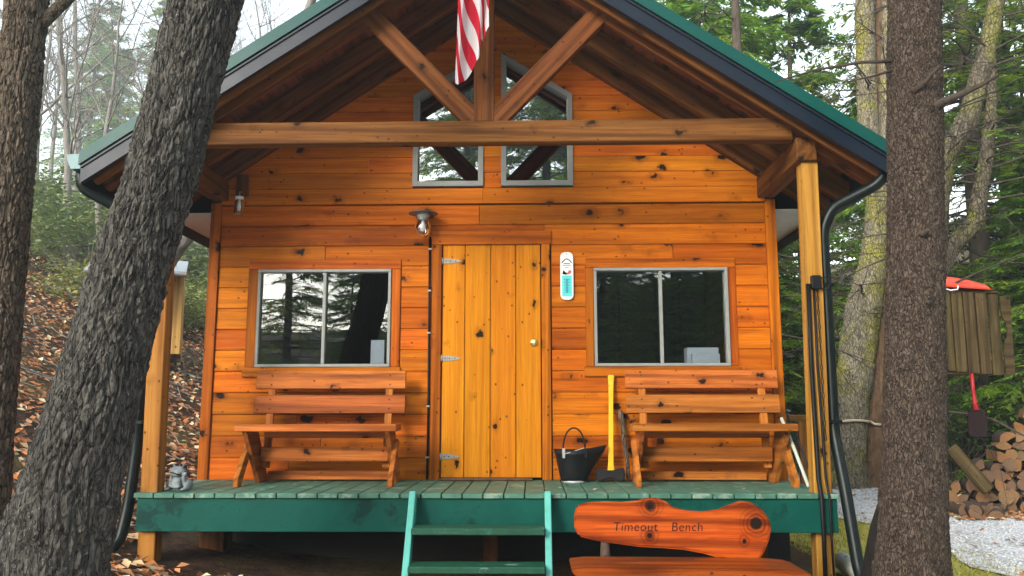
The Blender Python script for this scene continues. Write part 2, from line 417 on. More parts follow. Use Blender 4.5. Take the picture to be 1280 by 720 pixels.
M['oak'] = bark('furrowed_oak_bark', ((.018, .016, .014), (.10, .09, .075), (.05, .045, .038)), spots=((.24, .26, .22), 42, .595), moss=((.085, .085, .04), 1.4, .62), bump=1.0, plates=(36, .15, (.006, .005, .004), .075, (.17, .155, .13)))
M['oak2'] = bark('rough_brown_bark', ((.03, .02, .013), (.15, .11, .075), (.085, .06, .038)), bump=.9, plates=(26, .4, (.010, .006, .004), .05, (.22, .17, .12)))
M['spruce'] = bark('scaly_spruce_bark', ((.03, .020, .014), (.11, .076, .053), (.06, .04, .027)), bump=1.0, vs=.7, sc=1.5, spots=((.20, .165, .13), 75, .60), plates=(52, .42, (.018, .011, .008), .06, (.16, .12, .09)))
M['mossbark'] = bark('mossy_pale_bark', ((.10, .08, .05), (.40, .35, .24), (.26, .22, .14)), moss=((.32, .30, .02), 1.6, .48), sc=.7, bump=1.0, plates=(30, .4, (.04, .03, .02), .09, (.34, .30, .22)))
M['redbark'] = bark('reddish_trunk_bark', ((.05, .028, .015), (.22, .135, .075), (.13, .08, .042)), moss=((.15, .17, .02), 1.2, .62), sc=.7, bump=1.0)
M['limbbark'] = bark('brown_limb_bark', ((.04, .03, .02), (.17, .14, .095), (.10, .08, .05)), moss=((.19, .19, .02), 1.3, .52), sc=.7, bump=1.0, plates=(22, .5, (.02, .015, .01), .05, (.24, .2, .14)))
M['mistbark'] = bark('grey_brown_bark', ((.10, .09, .08), (.26, .24, .21), (.18, .165, .145)), sc=.5, bump=.3)
M['darkbark'] = bark('dark_hemlock_bark', ((.03, .024, .018), (.12, .095, .07), (.07, .055, .04)), sc=.6, bump=.5)

M['wetbark'] = bark('wet_black_bark', ((.004, .003, .003), (.018, .014, .011), (.01, .008, .006)), sc=.8, bump=.8)

def leafmat(name, trans=.35, rough=.5):
    b = NB(name)
    a = b.n('Attribute', attribute_name='col')
    oi = b.n('ObjectInfo').outputs['Random']
    h = b.n('HueSaturation'); b.l(a.outputs['Color'], h.inputs['Color'])
    b.l(b.math('MULTIPLY_ADD', oi, .4, .8), h.inputs['Value']); b.l(b.math('MULTIPLY_ADD', b.math('FRACT', b.math('MULTIPLY', oi, 9.7)), .03, .485), h.inputs['Hue'])
    b.set(col=h.outputs[0], rough=rough, spec=.3)
    t = b.n('BsdfTranslucent'); b.l(h.outputs[0], t.inputs['Color'])
    mx = b.n('MixShader'); mx.inputs[0].default_value = trans
    b.l(b.b.outputs[0], mx.inputs[1]); b.l(t.outputs[0], mx.inputs[2]); b.l(mx.outputs[0], b.out.inputs['Surface'])
    return b.m
M['needles'] = leafmat('hemlock_needles', .5)
M['leaves'] = leafmat('broad_leaves', .25, .35)
M['litter'] = leafmat('fallen_leaves', .1, .7)
M['grass'] = leafmat('grass_blades', .3, .6)

def groundmat():
    b = NB('leafy_forest_soil'); P = b.coords(rnd=False)
    n1 = b.noise(P, 9, 8, .7); n2 = b.noise(P, .5, 3); n3 = b.noise(P, 45, 4, .7)
    c = b.mix(b.ramp(n1, [(.35, 0), (.65, 1)]), (.018, .012, .008), (.085, .045, .024))
    c = b.mix(b.math('MULTIPLY', b.ramp(n3, [(.55, 0), (.7, 1)]), .6), c, (.16, .10, .06))
    c = b.mix(b.math('MULTIPLY', b.ramp(n2, [(.5, 0), (.7, 1)]), .5), c, (.17, .15, .04))
    b.bump(n1, .8, .05); return b.set(col=c, rough=.95, spec=.1)
M['ground'] = groundmat()
def gravelmat():
    b = NB('pale_gravel'); P = b.coords(rnd=False)
    v = b.n('TexVoronoi', feature='F1'); b.l(P, v.inputs['Vector']); v.inputs['Scale'].default_value = 38
    n2 = b.noise(P, 1.3, 5, .7)
    c = b.mix(b.ramp(v.outputs['Color'], [(.1, 0), (.9, 1)]), (.52, .52, .52), (.9, .9, .9))
    c = b.mix(b.ramp(v.outputs['Distance'], [(.5, 0), (.85, .7)]), c, (.14, .13, .12))
    c = b.mix(b.ramp(n2, [(.52, 0), (.70, .7)]), c, (.22, .17, .09))
    b.bump(v.outputs['Distance'], .6, .02); return b.set(col=c, rough=.9)
M['gravel'] = gravelmat()
M['stone'] = plain('gravel_stone', (.55, .55, .56), .85, 0, .3, 15, .2)

def lawnmat():
    b = NB('yellow_green_moss'); P = b.coords(rnd=False)
    n1 = b.noise(P, 6, 6, .7); n2 = b.noise(P, 40, 4, .7)
    c = b.mix(b.ramp(n1, [(.35, 0), (.65, 1)]), (.24, .25, .035), (.46, .44, .08))
    c = b.mix(b.ramp(n2, [(.5, 0), (.7, .6)]), c, (.30, .24, .12))
    b.bump(n2, .6, .02); return b.set(col=c, rough=.95)
M['lawn'] = lawnmat()

# ------------------------------------------------------------------ terrain
def sp(u, k): return k * np.logaddexp(0, np.asarray(u, float) / k)
def sst(x, a, b):
    t = np.clip((x - a) / (b - a), 0, 1); return t * t * (3 - 2 * t)
def gh(x, y):
    x = np.asarray(x, float); y = np.asarray(y, float)
    u = -x - 3.2 + .2 * y
    h = -.66 + .2 * sst(-x, 1.0, 3.0) * sst(y, -4, -1.5)
    h = h + .42 * (sp(u, .5) - .35 * sp(u - 45, 3))* sst(y, -14, -1.0)
    h = h + .17 * (sp(y - 9 , 1.0) - .6 * sp(y - 60, 4)) * sst(x, -6, 6)
    h = h + .30 * sp(x - 12, 2.0)
    h = h - .045 * sp(-2.2 - y, .5) + (.25 + .09 * sst(x, -3, 7)) * (sp(-17 - y, 1.5) - .8 * sp(-60 - y, 4))  # last term: unseen hill behind the viewer, added to darken the window reflections
    rough = sst(np.abs(x) + np.maximum(0, y - 3), 4, 12)
    h = h + rough * .12 * fbm(x * .35, y * .35, 0, 3)
    return h
g1 = np.concatenate([-130 * np.linspace(1, 0, 70) ** 2.2, 130 * np.linspace(0, 1, 70)[1:] ** 2.2])
gx, gy = np.meshgrid(g1, g1 + 0)
gz = gh(gx, gy)
n = len(g1); idx = np.arange(n * n).reshape(n, n)
Fq = np.stack([idx[:-1, :-1], idx[:-1, 1:], idx[1:, 1:], idx[1:, :-1]], -1).reshape(-1, 4)
tag(link('ground', npmesh('ground', np.stack([gx, gy, gz], -1).reshape(-1, 3), [Fq], True), M['ground']), kind='structure')

def sheet(name, xs, ys_fn, mat, off):
    """strip: list of (y, xl, xr) rows"""
    V = []; nx = 24
    for y, xl, xr in ys_fn:
        for i in range(nx + 1):
            x = xl + (xr - xl) * i / nx
            V.append((x, y, float(gh(x, y)) + off))
    m_ = len(ys_fn); ii = np.arange(m_ * (nx + 1)).reshape(m_, nx + 1)
    F = np.stack([ii[:-1, :-1], ii[:-1, 1:], ii[1:, 1:], ii[1:, :-1]], -1).reshape(-1, 4)
    return tag(link(name, npmesh(name, V, [F], True), mat), kind='structure')
drv = []
for y in np.linspace(-9, 16, 80):
    xl = 3.85 + .12 * math.sin(y * 1.3) + .05 * math.sin(y * 4.1) + .5 * max(0, -.6 - y)
    xr = np.interp(y, [-9, -1, 1.5, 2.6, 3.4, 6, 10, 16], [11, 9.0, 7.6, 6.6, 5.55, 6.2, 7.0, 8.5])
    drv.append((y, xl, max(xr, xl + .6)))
sheet('driveway', None, drv, M['gravel'], .035)
lawn = [(y, 2.75 + .1 * math.sin(y * 3), 3.95 + .5 * max(0, -.6 - y)) for y in np.linspace(-5.5, 7, 50)]
sheet('lawn', None, lawn, M['lawn'], .018)

bounce_yard = [(y, -7.5 + .3 * math.sin(y), 4.6 + .4 * math.sin(y * 1.7)) for y in np.linspace(-16, -2.75, 40)]
sheet('bounce_yard', None, bounce_yard, M['gravel'], .05)  # unseen pale gravel, added to bounce light up to gable and porch ceiling

# ------------------------------------------------------------------ cabin
cabin = empty('cabin', (0, 0, -.66), 'small stained pine cabin with green metal gable roof and front porch', 'cabin')
PD = 1.15           # porch depth
SL = .667           # roof slope
def zt(x): return 4.463 - SL * abs(x)      # roof top line
cs = 1 / math.sqrt(1 + SL * SL); sn = SL * cs   # slope cos/sin

# --- front wall with openings
wall = boxm('front_wall', (-2.44, .125, -.06), (2.44, .135, -.04), M['dark'], cabin, 0)
def sheath(lo, hi): return boxm('sheathing', lo, hi, M['dark'], wall, 0)
# openings: left window, right window, door
WL = (-2.05, -.873, .957, 1.815); WR = (.897, 2.06, .957, 1.815); DR = (-.43, .44, .015, 2.045)
TRIML = (-2.14, -.79, .878, 1.903); TRIMR = (.825, 2.13, .875, 1.90); TRIMD = (-.515, .53, .0, 2.153)
for x0, x1 in ((-2.44, WL[0]), (WL[1], DR[0]), (DR[1], WR[0]), (WR[1], 2.44)): sheath((x0, .035, -.04), (x1, .12, 2.42))
for W_ in (WL, WR):
    sheath((W_[0] + .001, .035, -.04), (W_[1] - .001, .12, W_[2])); sheath((W_[0] + .001, .035, W_[3]), (W_[1] - .001, .12, 2.42))
sheath((DR[0] + .001, .035, DR[3]), (DR[1] - .001, .12, 2.42))

# lap siding: board profile with chamfered lower edge and coved top
def siding_mesh(L, h):
    k = ('sid', round(L, 2), round(h, 3))
    if k in _cache: return _cache[k]
    pr = [(.032, -h / 2), (-.006, -h / 2 + .0), (-.010, -h / 2 + .004), (-.009, 0), (-.008, h / 2 - .014), (-.002, h / 2 - .005), (.004, h / 2 - .0015), (.032, h / 2 - .0015)]
    nP = len(pr); V = [(-L / 2, y, z) for y, z in pr] + [(L / 2, y, z) for y, z in pr]
    F = [tuple(range(nP)), tuple(range(2 * nP - 1, nP - 1, -1))] + [(i, (i + 1) % nP, (i + 1) % nP + nP, i + nP) for i in range(nP)]
    me = bpy.data.meshes.new('siding_board'); me.from_pydata(V, [], F)
    bm = bmesh.new(); bm.from_mesh(me); bmesh.ops.recalc_face_normals(bm, faces=bm.faces); bm.to_mesh(me); bm.free()
    me.materials.append(M['siding']); _cache[k] = me; return me
nrow = 13; bh = 2.398 / nrow
for i in range(nrow):
    z0, z1 = i * bh, (i + 1) * bh; zc = (z0 + z1) / 2
    segs = [(-2.408, 2.408)]
    for T in (TRIML, TRIMR, (-.515, .53, .0, 2.05)):
        # a board is only interrupted where the opening takes most of its height
        if T[2] < zc + .02 and T[3] > zc - .02:
            ns = []
            for a, b_ in segs:
                if T[0] >= b_ or T[1] <= a: ns.append((a, b_)); continue
                if T[0] > a: ns.append((a, T[0]))
                if T[1] < b_: ns.append((T[1], b_))
            segs = ns
    out = []
    for a, b_ in segs:
        if b_ - a > 2.6:
            c_ = a + (b_ - a) * random.uniform(.25, .75); out += [(a, c_ - .0015), (c_ + .0015, b_)]
        elif b_ - a > .9 and random.random() < .45:
            c_ = a + (b_ - a) * random.uniform(.3, .7); out += [(a, c_ - .0015), (c_ + .0015, b_)]
        else: out.append((a, b_))
    for a, b_ in out:
        link('siding_board', siding_mesh(b_ - a - .002, bh), None, wall, Matrix.Translation(((a + b_) / 2, random.uniform(-.002, .002), zc)))

# corner boards
for s in (-1, 1):
    boxm('corner_board', (s * 2.5 if s < 0 else 2.41, -.03, -.04), (-2.41 if s < 0 else 2.5, .03, 2.42), M['trim'], cabin, .004)

# gable wall
gable = boxm('gable_wall', (-2.44, .10, 2.401), (2.44, .12, 2.425), M['dark'], cabin, 0)
UWL = (-.70, -.07); UWR = (.09, .728); ZB = 2.556; ZO = 3.40; USL = .622
def zroofin(x): return zt(x) - .10
gbh = .142; z0 = 2.402; k_ = 0
def prow(xl0, xl1, xr0, xr1, z0, z1):
    if max(xr0 - xl0, xr1 - xl1) < .02: return
    pts = [(xl0, z0), (xr0, z0), (xr1, z1), (xl1, z1)]
    pts = [(xl0, z0), (max(xr0, xl0 + .004), z0), (max(xr1, xl1 + .004), z1 - .005), (xl1, z1 - .005)]
    o = prism('siding_board', pts, -.028 + random.uniform(-.002, .002), .02, M['gable'], gable)
while z0 < 4.3:
    z1 = min(z0 + gbh, 4.34)
    e0 = min(2.408, (4.463 - .10 - z0) / SL); e1 = min(2.408, (4.463 - .10 - z1) / SL)
    zc = (z0 + z1) / 2
    if zc < ZB - .03 or z0 > 3.80:
        cut = random.uniform(-1, 1) * e1 * .6
        prow(-e0, -e1, cut - .001, cut - .001, z0, z1); prow(cut + .001, cut + .001, e0, e1, z0, z1)
    else:
        def xo(z): return .70 - max(0, (z - ZO)) / USL      # outer edge of window at height z
        a0, a1 = max(xo(z0), .07), max(xo(z1), .07)
        cL = -random.uniform(.9, 1.6)
        if e1 > 1.75 and k_ % 2 == 0:
            prow(-e0, -e1, cL - .001, cL - .001, z0, z1); prow(cL + .001, cL + .001, -a0, -a1, z0, z1)
        else: prow(-e0, -e1, -a0, -a1, z0, z1)
        prow(-.07, -.07, .09, .09, z0, z1)
        b0, b1 = a0 + .025, a1 + .025
        prow(b0, b1, e0, e1, z0, z1)
    z0 = z1; k_ += 1
def gsheath(pts): prism('sheathing', pts, .024, .10, M['dark'], gable)
gsheath([(-2.45, 2.426), (-.702, 2.426), (-.702, 3.80), (-2.45, 2.7)]); gsheath([(.73, 2.426), (2.45, 2.426), (2.45, 2.7), (.73, 3.80)])
gsheath([(-.70, 2.426), (.728, 2.426), (.728, ZB), (-.70, ZB)]); gsheath([(-.068, ZB), (.088, ZB), (.088, 4.3), (-.068, 4.3)])
gsheath([(-.70, 3.402), (-.07, 3.795), (-.07, 4.3), (-.70, 3.86)]); gsheath([(.728, 3.39), (.728, 3.86), (.09, 4.3), (.09, 3.787)])

# side/back walls, floor
for s in (-1, 1):
    x = s * 2.46
    boxm('side_wall', (x - .04, .14, -.66), (x + .04, 6.2, 2.7), M['trim'], cabin, 0)
prism('back_wall', [(-2.41, -.66), (2.41, -.66), (2.41, 2.75), (0, 4.33), (-2.41, 2.75)], 6.1, 6.2, M['dark'], cabin)
boxm('floor_slab', (-2.41, .14, -.14), (2.41, 6.09, -.03), M['dark'], cabin, 0)
boxm('partition_wall', (-2.41, 2.6, -.02), (2.41, 2.66, 3.0), M['dark'], cabin, 0)
boxm('crawl_shade_sheet', (-2.5, .02, -.75), (2.5, .06, -.07), M['crawl_shade'], cabin, 0)  # dark sheet across the open crawl space, standing in for its shade

# --- windows
def window(W_, T):
    x0, x1, z0, z1 = W_
    wn = empty('window', ((x0 + x1) / 2, 0, z0)); wn.parent = cabin; place(wn, Matrix.Translation(((x0 + x1) / 2, 0, z0)), cabin)
    f = .026
    boxm('frame_rail', (x0, -.035, z1 - f), (x1, .06, z1), M['vinyl'], wn, .003); boxm('frame_rail', (x0, -.037, z0), (x1, .06, z0 + f), M['vinyl'], wn, .003)
    boxm('frame_stile', (x0, -.033, z0 + f + .001), (x0 + f, .06, z1 - f - .001), M['vinyl'], wn, .003); boxm('frame_stile', (x1 - f, -.033, z0 + f + .001), (x1, .06, z1 - f - .001), M['vinyl'], wn, .003)
    xm = (x0 + x1) / 2
    boxm('sash_bar', (xm - .014, -.018, z0 + f), (xm + .014, .05, z1 - f), M['vinyl'], wn, .003)
    for a, b_, yy in ((x0 + f, xm - .014, .005), (xm + .014, x1 - f, .020)):
        p = boxm('pane', (a, yy, z0 + f), (b_, yy + .004, z1 - f), M['glass'], wn, 0)
    # wood casing
    t = .0
    boxm('casing', (T[0] + .004, -.022, W_[3] + .002), (T[1], .02, T[3]), M['trim'], wn)
    boxm('casing', (T[0] - .02, -.034, T[2] - .005), (T[1] + .01, .02, W_[2] - .002), M['trim'], wn)
    boxm('casing', (T[0], -.02, W_[2] - .0), (W_[0] - .002, .02, W_[3]), M['trim'], wn)
    boxm('casing', (W_[1] + .002, -.02, W_[2] - .0), (T[1], .02, W_[3]), M['trim'], wn)
window(WL, TRIML); window(WR, TRIMR)
def gable_window(x0, x1, sgn):
    # outer side low, inner side high
    f = .045
    zi = ZO + USL * (x1 - x0)
    if sgn < 0: outer = [(x0, ZB), (x1, ZB), (x1, zi), (x0, ZO)]
    else: outer = [(x0, ZB), (x1, ZB), (x1, ZO), (x0, zi)]
    wn = empty('gable_window', ((x0 + x1) / 2, 0, ZB)); place(wn, Matrix.Translation(((x0 + x1) / 2, 0, ZB)), cabin)
    cx, cz = (x0 + x1) / 2, sum(p[1] for p in outer) / 4
    so_ = USL * f * 1.0 + f * (math.sqrt(1 + USL ** 2) - USL) * 1.0
    if sgn < 0: inner = [(x0 + f, ZB + f), (x1 - f, ZB + f), (x1 - f, zi - f * math.sqrt(1 + USL ** 2) - USL * f), (x0 + f, ZO - f * math.sqrt(1 + USL ** 2) + USL * f)]
    else: inner = [(x0 + f, ZB + f), (x1 - f, ZB + f), (x1 - f, ZO - f * math.sqrt(1 + USL ** 2) + USL * f), (x0 + f, zi - f * math.sqrt(1 + USL ** 2) - USL * f)]
    V = [(x, y, z) for y in (-.05, .06) for x, z in outer + inner]
    F = []
    for i in range(4):
        j = (i + 1) % 4
        F += [(i, j, 4 + j, 4 + i), (8 + j, 8 + i, 12 + i, 12 + j), (i, 8 + i, 8 + j, j), (4 + j, 12 + j, 12 + i, 4 + i)]
    me = bpy.data.meshes.new('frame'); me.from_pydata([(a - cx, b, c - cz) for a, b, c in V], [], F)
    bm = bmesh.new(); bm.from_mesh(me); bmesh.ops.recalc_face_normals(bm, faces=bm.faces); bm.to_mesh(me); bm.free()
    link('frame', me, M['vinyl'], wn, Matrix.Translation((cx, 0, cz)))
    prism('pane', inner, .012, .016, M['gableglass'], wn)
gable_window(*UWL, -1); gable_window(*UWR, 1)

# --- door
door = empty('door', (0, 0, .02)); place(door, Matrix.Translation((.005, 0, .02)), cabin)
xs = [DR[0] + .004, -.226, -.002, .218, DR[1] - .004]
for a, b_ in zip(xs[:-1], xs[1:]):
    boxm('plank', (a + .0025, -.004 + random.uniform(-.001, .001), .02), (b_ - .0025, .035, 2.04), M['door'], door, .005)
boxm('backing', (DR[0] + .006, .036, .022), (DR[1] - .006, .06, 2.038), M['shedwood'], door, 0)
for z in (1.885, 1.03, .195):
    h = empty('hinge', (DR[0], 0, z)); place(h, Matrix.Translation((DR[0], -.01, z)), door)
    prism('strap', [(DR[0] + .01, z - .022), (DR[0] + .06, z - .022), (DR[0] + .155, z - .009), (DR[0] + .165, z), (DR[0] + .155, z + .009), (DR[0] + .06, z + .022), (DR[0] + .01, z + .022)], -.011, -.005, M['zinc'], h)
    tube('knuckle', [(DR[0] + .004, -.012, z - .03), (DR[0] + .004, -.012, z + .03)], .008, M['zinc'], h, 8)
    for q in (.035, .075, .12):
        tube('screw', [(DR[0] + q, -.015, z), (DR[0] + q, -.010, z)], .005, M['black'], h, 6)
lk = empty('deadbolt', (.375, -.01, 1.165)); place(lk, Matrix.Translation((.375, -.01, 1.165)), door)
rotx = Matrix.Rotation(R(90), 4, 'X')
lathe('rose', [(0, 0), (.036, 0), (.036, .006), (.03, .014), (.018, .018), (0, .018)], M['brass'], lk, m=Matrix.Translation((.375, -.003, 1.165)) @ rotx)
lathe('cylinder', [(0, .018), (.012, .018), (.012, .024), (0, .024)], M['enamel'], lk, m=Matrix.Translation((.375, -.003, 1.165)) @ rotx, k=12)
boxm('door_casing', (TRIMD[0], -.026, 0.0), (DR[0] - .002, .03, 2.029), M['trim'], cabin); boxm('door_casing', (DR[1] + .002, -.026, .0), (TRIMD[1] - .01, .03, 2.029), M['trim'], cabin)
boxm('door_casing', (TRIMD[0] - .004, -.03, 2.03), (TRIMD[1], .03, 2.153), M['trim'], cabin)
boxm('threshold', (-.42, -.13, .002), (.36, .03, .022), M['mat'], cabin, .008)

# electric cable beside the door
cb = tube('cable', [(-.535, -.018, .01), (-.533, -.018, .7), (-.537, -.018, 1.4), (-.54, -.018, 2.1)], .011, M['blackplast'], cabin, 6)
for z in (.19, .62, 1.25, 1.62, 1.99):
    boxm('cable_clip', (-.552, -.034, z - .008), (-.52, -.029, z + .008), M['zinc'], cb, .002)

# --- roof
YF, YB = -1.33, 6.35
EX = 2.96
roof = empty('roof', (0, 2.5, 4.4)); place(roof, Matrix.Translation((0, 2.5, 4.4)), cabin)
for s in (-1, 1):
    # ribbed metal panels
    npn = 20
    for i in range(npn):
        ya = YF + .02 + (YB - YF - .02) * i / npn; yb = YF + .02 + (YB - YF - .02) * (i + 1) / npn
        pr = [(ya, 0), (ya + .015, .02), (ya + .035, .02), (ya + .05, 0), (yb, 0)]
        V = [(0, y, zt(0) - .018 + dz) for y, dz in pr] + [(s * EX, y, zt(EX) - .018 + dz) for y, dz in pr]
        V += [(0, ya, zt(0) - .03), (0, yb, zt(0) - .03), (s * EX, ya, zt(EX) - .03), (s * EX, yb, zt(EX) - .03)]
        F = [(j, j + 1, j + 6, j + 5) for j in range(4)] + [(10, 11, 13, 12)]
        me = bpy.data.meshes.new('roof_panel'); me.from_pydata(V, [], F); link('roof_panel', me, M['roofgreen'], roof)
    # rake trim and fascia, parallel to slope
    def para(name, d0, d1, y0, y1, mat, x0=0.0, x1=EX):
        return prism(name, [(s * x0, zt(x0) - d0), (s * x1, zt(x1) - d0), (s * x1, zt(x1) - d1), (s * x0, zt(x0) - d1)], y0, y1, mat, roof)
    para('rake_trim', -.006, .095, YF - .02, YF + .03, M['roofgreen'], .003, EX + .02)
    para('rake_black_strip', .096, .112, YF - .004, YF + .03, M['blackplast'], .003, EX)  # thin black strip set back between green trim and fascia
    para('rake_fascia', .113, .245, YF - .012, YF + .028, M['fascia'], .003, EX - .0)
    prism('rake_lip', [(s * .003, zt(.003) - .120), (s * EX, zt(EX) - .120), (s * EX, zt(EX) - .134), (s * .003, zt(.003) - .134)], YF - .024, YF - .012, M['fascia'], roof)
    # sheathing boards above porch, running front to back
    nb = 17
    for i in range(nb):
        xa, xb = EX * i / nb + .003, EX * (i + 1) / nb - .003
        xm = (xa + xb) / 2
        L0 = (xb - xa) / cs
        c_ = Vector((s * xm, 0, zt(xm) - .055 + random.uniform(-.003, .003)))
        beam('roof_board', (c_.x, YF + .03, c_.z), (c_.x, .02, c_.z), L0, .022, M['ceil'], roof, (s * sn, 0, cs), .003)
    # main roof deck behind the wall plane
    prism('roof_deck', [(s * .003, zt(0) - .035), (s * EX, zt(EX) - .035), (s * EX, zt(EX) - .07), (s * .003, zt(0) - .07)], .03, YB - .02, M['dark'], roof)
    for yc in (-1.23, -1.05, -.52, -.075):
        x1 = EX - .02
        d = .066 + .09 / cs
        beam('rafter', (s * .03, yc, zt(.03) - d), (s * x1, yc, zt(x1) - d), .085 if yc > -1.2 else .04, .165, M['beam'], roof, (s * sn, 0, cs), .005)
    # eave fascia, soffit, gutter
    boxm('eave_fascia', (s * EX - .012, YF, zt(EX) - .25), (s * EX + .012, YB, zt(EX) - .035), M['fascia'], roof, .002)
    boxm('soffit', (min(s * 2.51, s * (EX - .015)), .035, 2.33), (max(s * 2.51, s * (EX - .015)), YB, 2.345), M['soffit'], roof, 0)
    # gutter: open trough
    zg = zt(EX) - .02
    gp = [(.014, 0), (.014, -.115), (.085, -.115), (.115, -.05), (.125, -.005), (.118, -.005), (.107, -.05), (.080, -.108), (.021, -.108), (.021, 0)]
    prism('gutter', [(s * (EX + a), zg + b_) for a, b_ in gp], YF + .01, YB, M['gutter'], roof)
    prism('gutter_end', [(s * (EX + a), zg + b_) for a, b_ in gp[:5]], YF, YF + .009, M['gutter'], roof)
beam('ridge_cap', (0, YF - .02, zt(0) + .015), (0, YB, zt(0) + .015), .16, .02, M['roofgreen'], roof)
boxm('ridge_beam', (-.03, YF + .03, zt(0) - .3), (.03, .0, zt(0) - .07), M['beam'], roof)

# --- porch truss, plates, posts
YT = -1.05
boxm('tie_beam', (-2.19, YT - .075, 2.597), (2.33, YT + .03, 2.77), M['beam'], cabin, .008)
boxm('king_post', (-.08, YT - .06, 2.772), (.075, YT + .03, 4.25), M['beam'], cabin, .006)
for s in (-1, 1):
    beam('truss_brace', (s * .95, YT - .010, 3.70), (s * .03, YT - .010, 2.735), .085, .158, M['beam'], cabin, (0, 0, 1), .006)
    boxm('plate_beam', (s * 2.42 - .075, -1.14, 2.432), (s * 2.42 + .075, -.032, 2.61), M['beam'], cabin, .006)
    xb = 2.43
    beam('porch_post', (s * (xb - .02), -1.04, -.72), (s * (xb + .02), -1.04, 2.431), .125, .12, M['post'], cabin, (0, 1, 0), .005)

# --- deck
deck = boxm('deck_rim', (-2.475, -1.149, -.268), (2.495, -1.112, -.036), M['rim'], cabin, .003)
x = -2.50; nbd = 34; bw = 5.01 / nbd
for i in range(nbd):
    a = -2.50 + i * bw
    boxm('deck_board', (a + .004, -1.172 + random.uniform(-.004, .004), -.034), (a + bw - .004, .018, 0.0 + random.uniform(-.0015, .0015)), M['deck'], deck, .004)
for s in (-1, 1): boxm('deck_side_rim', (s * 2.478 - .017, -1.111, -.268), (s * 2.478 + .017, .01, -.036), M['rim'], cabin, .003)
for y in (-.75, -.35): boxm('joist', (-2.45, y - .02, -.25), (2.45, y + .02, -.036), M['crawl_shade'], cabin, .003)
for (x, y, w_, d_) in ((-2.2, -.32, .2, .2), (0.02, -.25, .12, .12), (2.13, -.35, .13, .13)):
    boxm('pier', (x - w_ / 2, y - d_ / 2, -.8), (x + w_ / 2, y + d_ / 2, -.251), M['beam'], cabin, .006)

# --- downspouts
def spout(pts):
    P = [Vector(p) for p in pts]
    # round the corners
    Q = [P[0]]
    for i in range(1, len(P) - 1):
        a = P[i] + (P[i - 1] - P[i]).normalized() * min(.07, (P[i - 1] - P[i]).length / 2); b_ = P[i] + (P[i + 1] - P[i]).normalized() * min(.07, (P[i + 1] - P[i]).length / 2)
        for t in (0, .33, .66, 1): Q.append((1 - t) ** 2 * a + 2 * t * (1 - t) * P[i] + t * t * b_)
    Q.append(P[-1])
    return Q
dr = tube('downspout', spout([(2.99, -1.24, 2.38), (2.90, -1.24, 2.22), (2.62, -1.04, 2.09), (2.548, -1.02, 1.93), (2.545, -1.02, .42), (2.56, -1.14, .02), (2.575, -1.26, -.5), (2.58, -1.4, -.65)]), .042, M['spout'], cabin, 12)
dl = tube('downspout', spout([(-3.02, -1.22, 2.40), (-3.02, -1.22, 2.24), (-2.62, -1.03, 2.02), (-2.575, -1.02, 1.9), (-2.565, -1.02, .3), (-2.58, -1.06, -.1), (-2.60, -1.12, -.36), (-2.82, -1.25, -.44)]), .042, M['spout'], cabin, 12)
for zz in (1.5, .5):
    boxm('spout_strap', (2.495, -1.07, zz - .012), (2.595, -.97, zz + .012), M['spout'], dr, .003)
    boxm('spout_strap', (-2.617, -1.07, zz - .012), (-2.515, -.97, zz + .012), M['spout'], dl, .003)

# --- steps
steps = empty('porch_steps', (0, -1.4, -.66), 'two green wooden steps between pale turquoise stringers before the door', 'steps')
for x in (-.487, .462):
    beam('stringer', (x, -1.185, .0), (x, -1.60, -.70), .045, .10, M['stringer'], steps, (0, -1, 0), .005)
for yc, z in ((-1.36, -.20), (-1.49, -.425)):
    boxm('tread', (-.462, yc - .10, z - .045), (.437, yc + .11, z), M['tread'], steps, .006)

# ------------------------------------------------------------------ porch benches
def porch_bench(xc, label):
    t = empty('porch_bench', (xc, -.35, 0), label, 'bench', 'matching porch benches'); B = M['bench']
    hw = .635
    # seat: two planks
    boxm('seat_plank', (xc - hw, -.68, .422), (xc + hw, -.535, .478), B, t, .005)
    boxm('seat_plank', (xc - hw + .01, -.525, .424), (xc + hw - .01, -.37, .476), B, t, .005)
    # backrest slats, leaning
    for z, o in ((.635, 0.0), (.838, .003)):
        y = -.225 + (z - .6) * .14
        beam('back_slat', (xc - hw + o, y, z), (xc + hw - o, y, z), .032, .152, B, t, (0, .14, 1), .005)
    for s in (-1, 1):
        xs_ = xc + s * (hw - .13)
        beam('back_post', (xs_ - s * .01, -.29, .12), (xs_ - s * .01, -.168, .90), .06, .036, B, t, (0, 1, 0), .004) 
        # wide side board: front top to rear bottom
        sx = xs_ + s * .055
        prism('side_board', [(-.66, .421), (-.37, .421), (-.06, .0), (-.28, .0)], -.018, .018, B, t, matrix=Matrix.Translation((sx, 0, 0)) @ Matrix.Rotation(R(90), 4, 'Z'))
        # front leg
        lx = sx + s * .037
        prism('front_leg', [(-.70, .0), (-.62, .0), (-.36, .33), (-.44, .36), (-.705, .055)], -.019, .019, B, t, matrix=Matrix.Translation((lx, 0, 0)) @ Matrix.Rotation(R(90), 4, 'Z'), bev=.003)
    for z in (.60, .675, .80, .875):
        for s in (-1, 1):
            tube('screw', [(xc + s * (hw - .135), -.225 + (z - .6) * .14 - .02, z), (xc + s * (hw - .135), -.225 + (z - .6) * .14 - .012, z)], .006, M['black'], t, 6)
    iw = hw - .115
    boxm('stretcher', (xc - iw, -.36, .175), (xc + iw, -.325, .29), B, t, .004)
    boxm('stretcher', (xc - iw, -.16, .015), (xc + iw, -.125, .085), B, t, .004)
    boxm('stretcher', (xc - iw, -.30, .36), (xc + iw, -.27, .42), B, t, .004)
    return t
porch_bench(-1.335, 'cedar porch bench under the left window, behind the stone frog')
porch_bench(1.765, 'cedar porch bench under the right window, beside the axe')

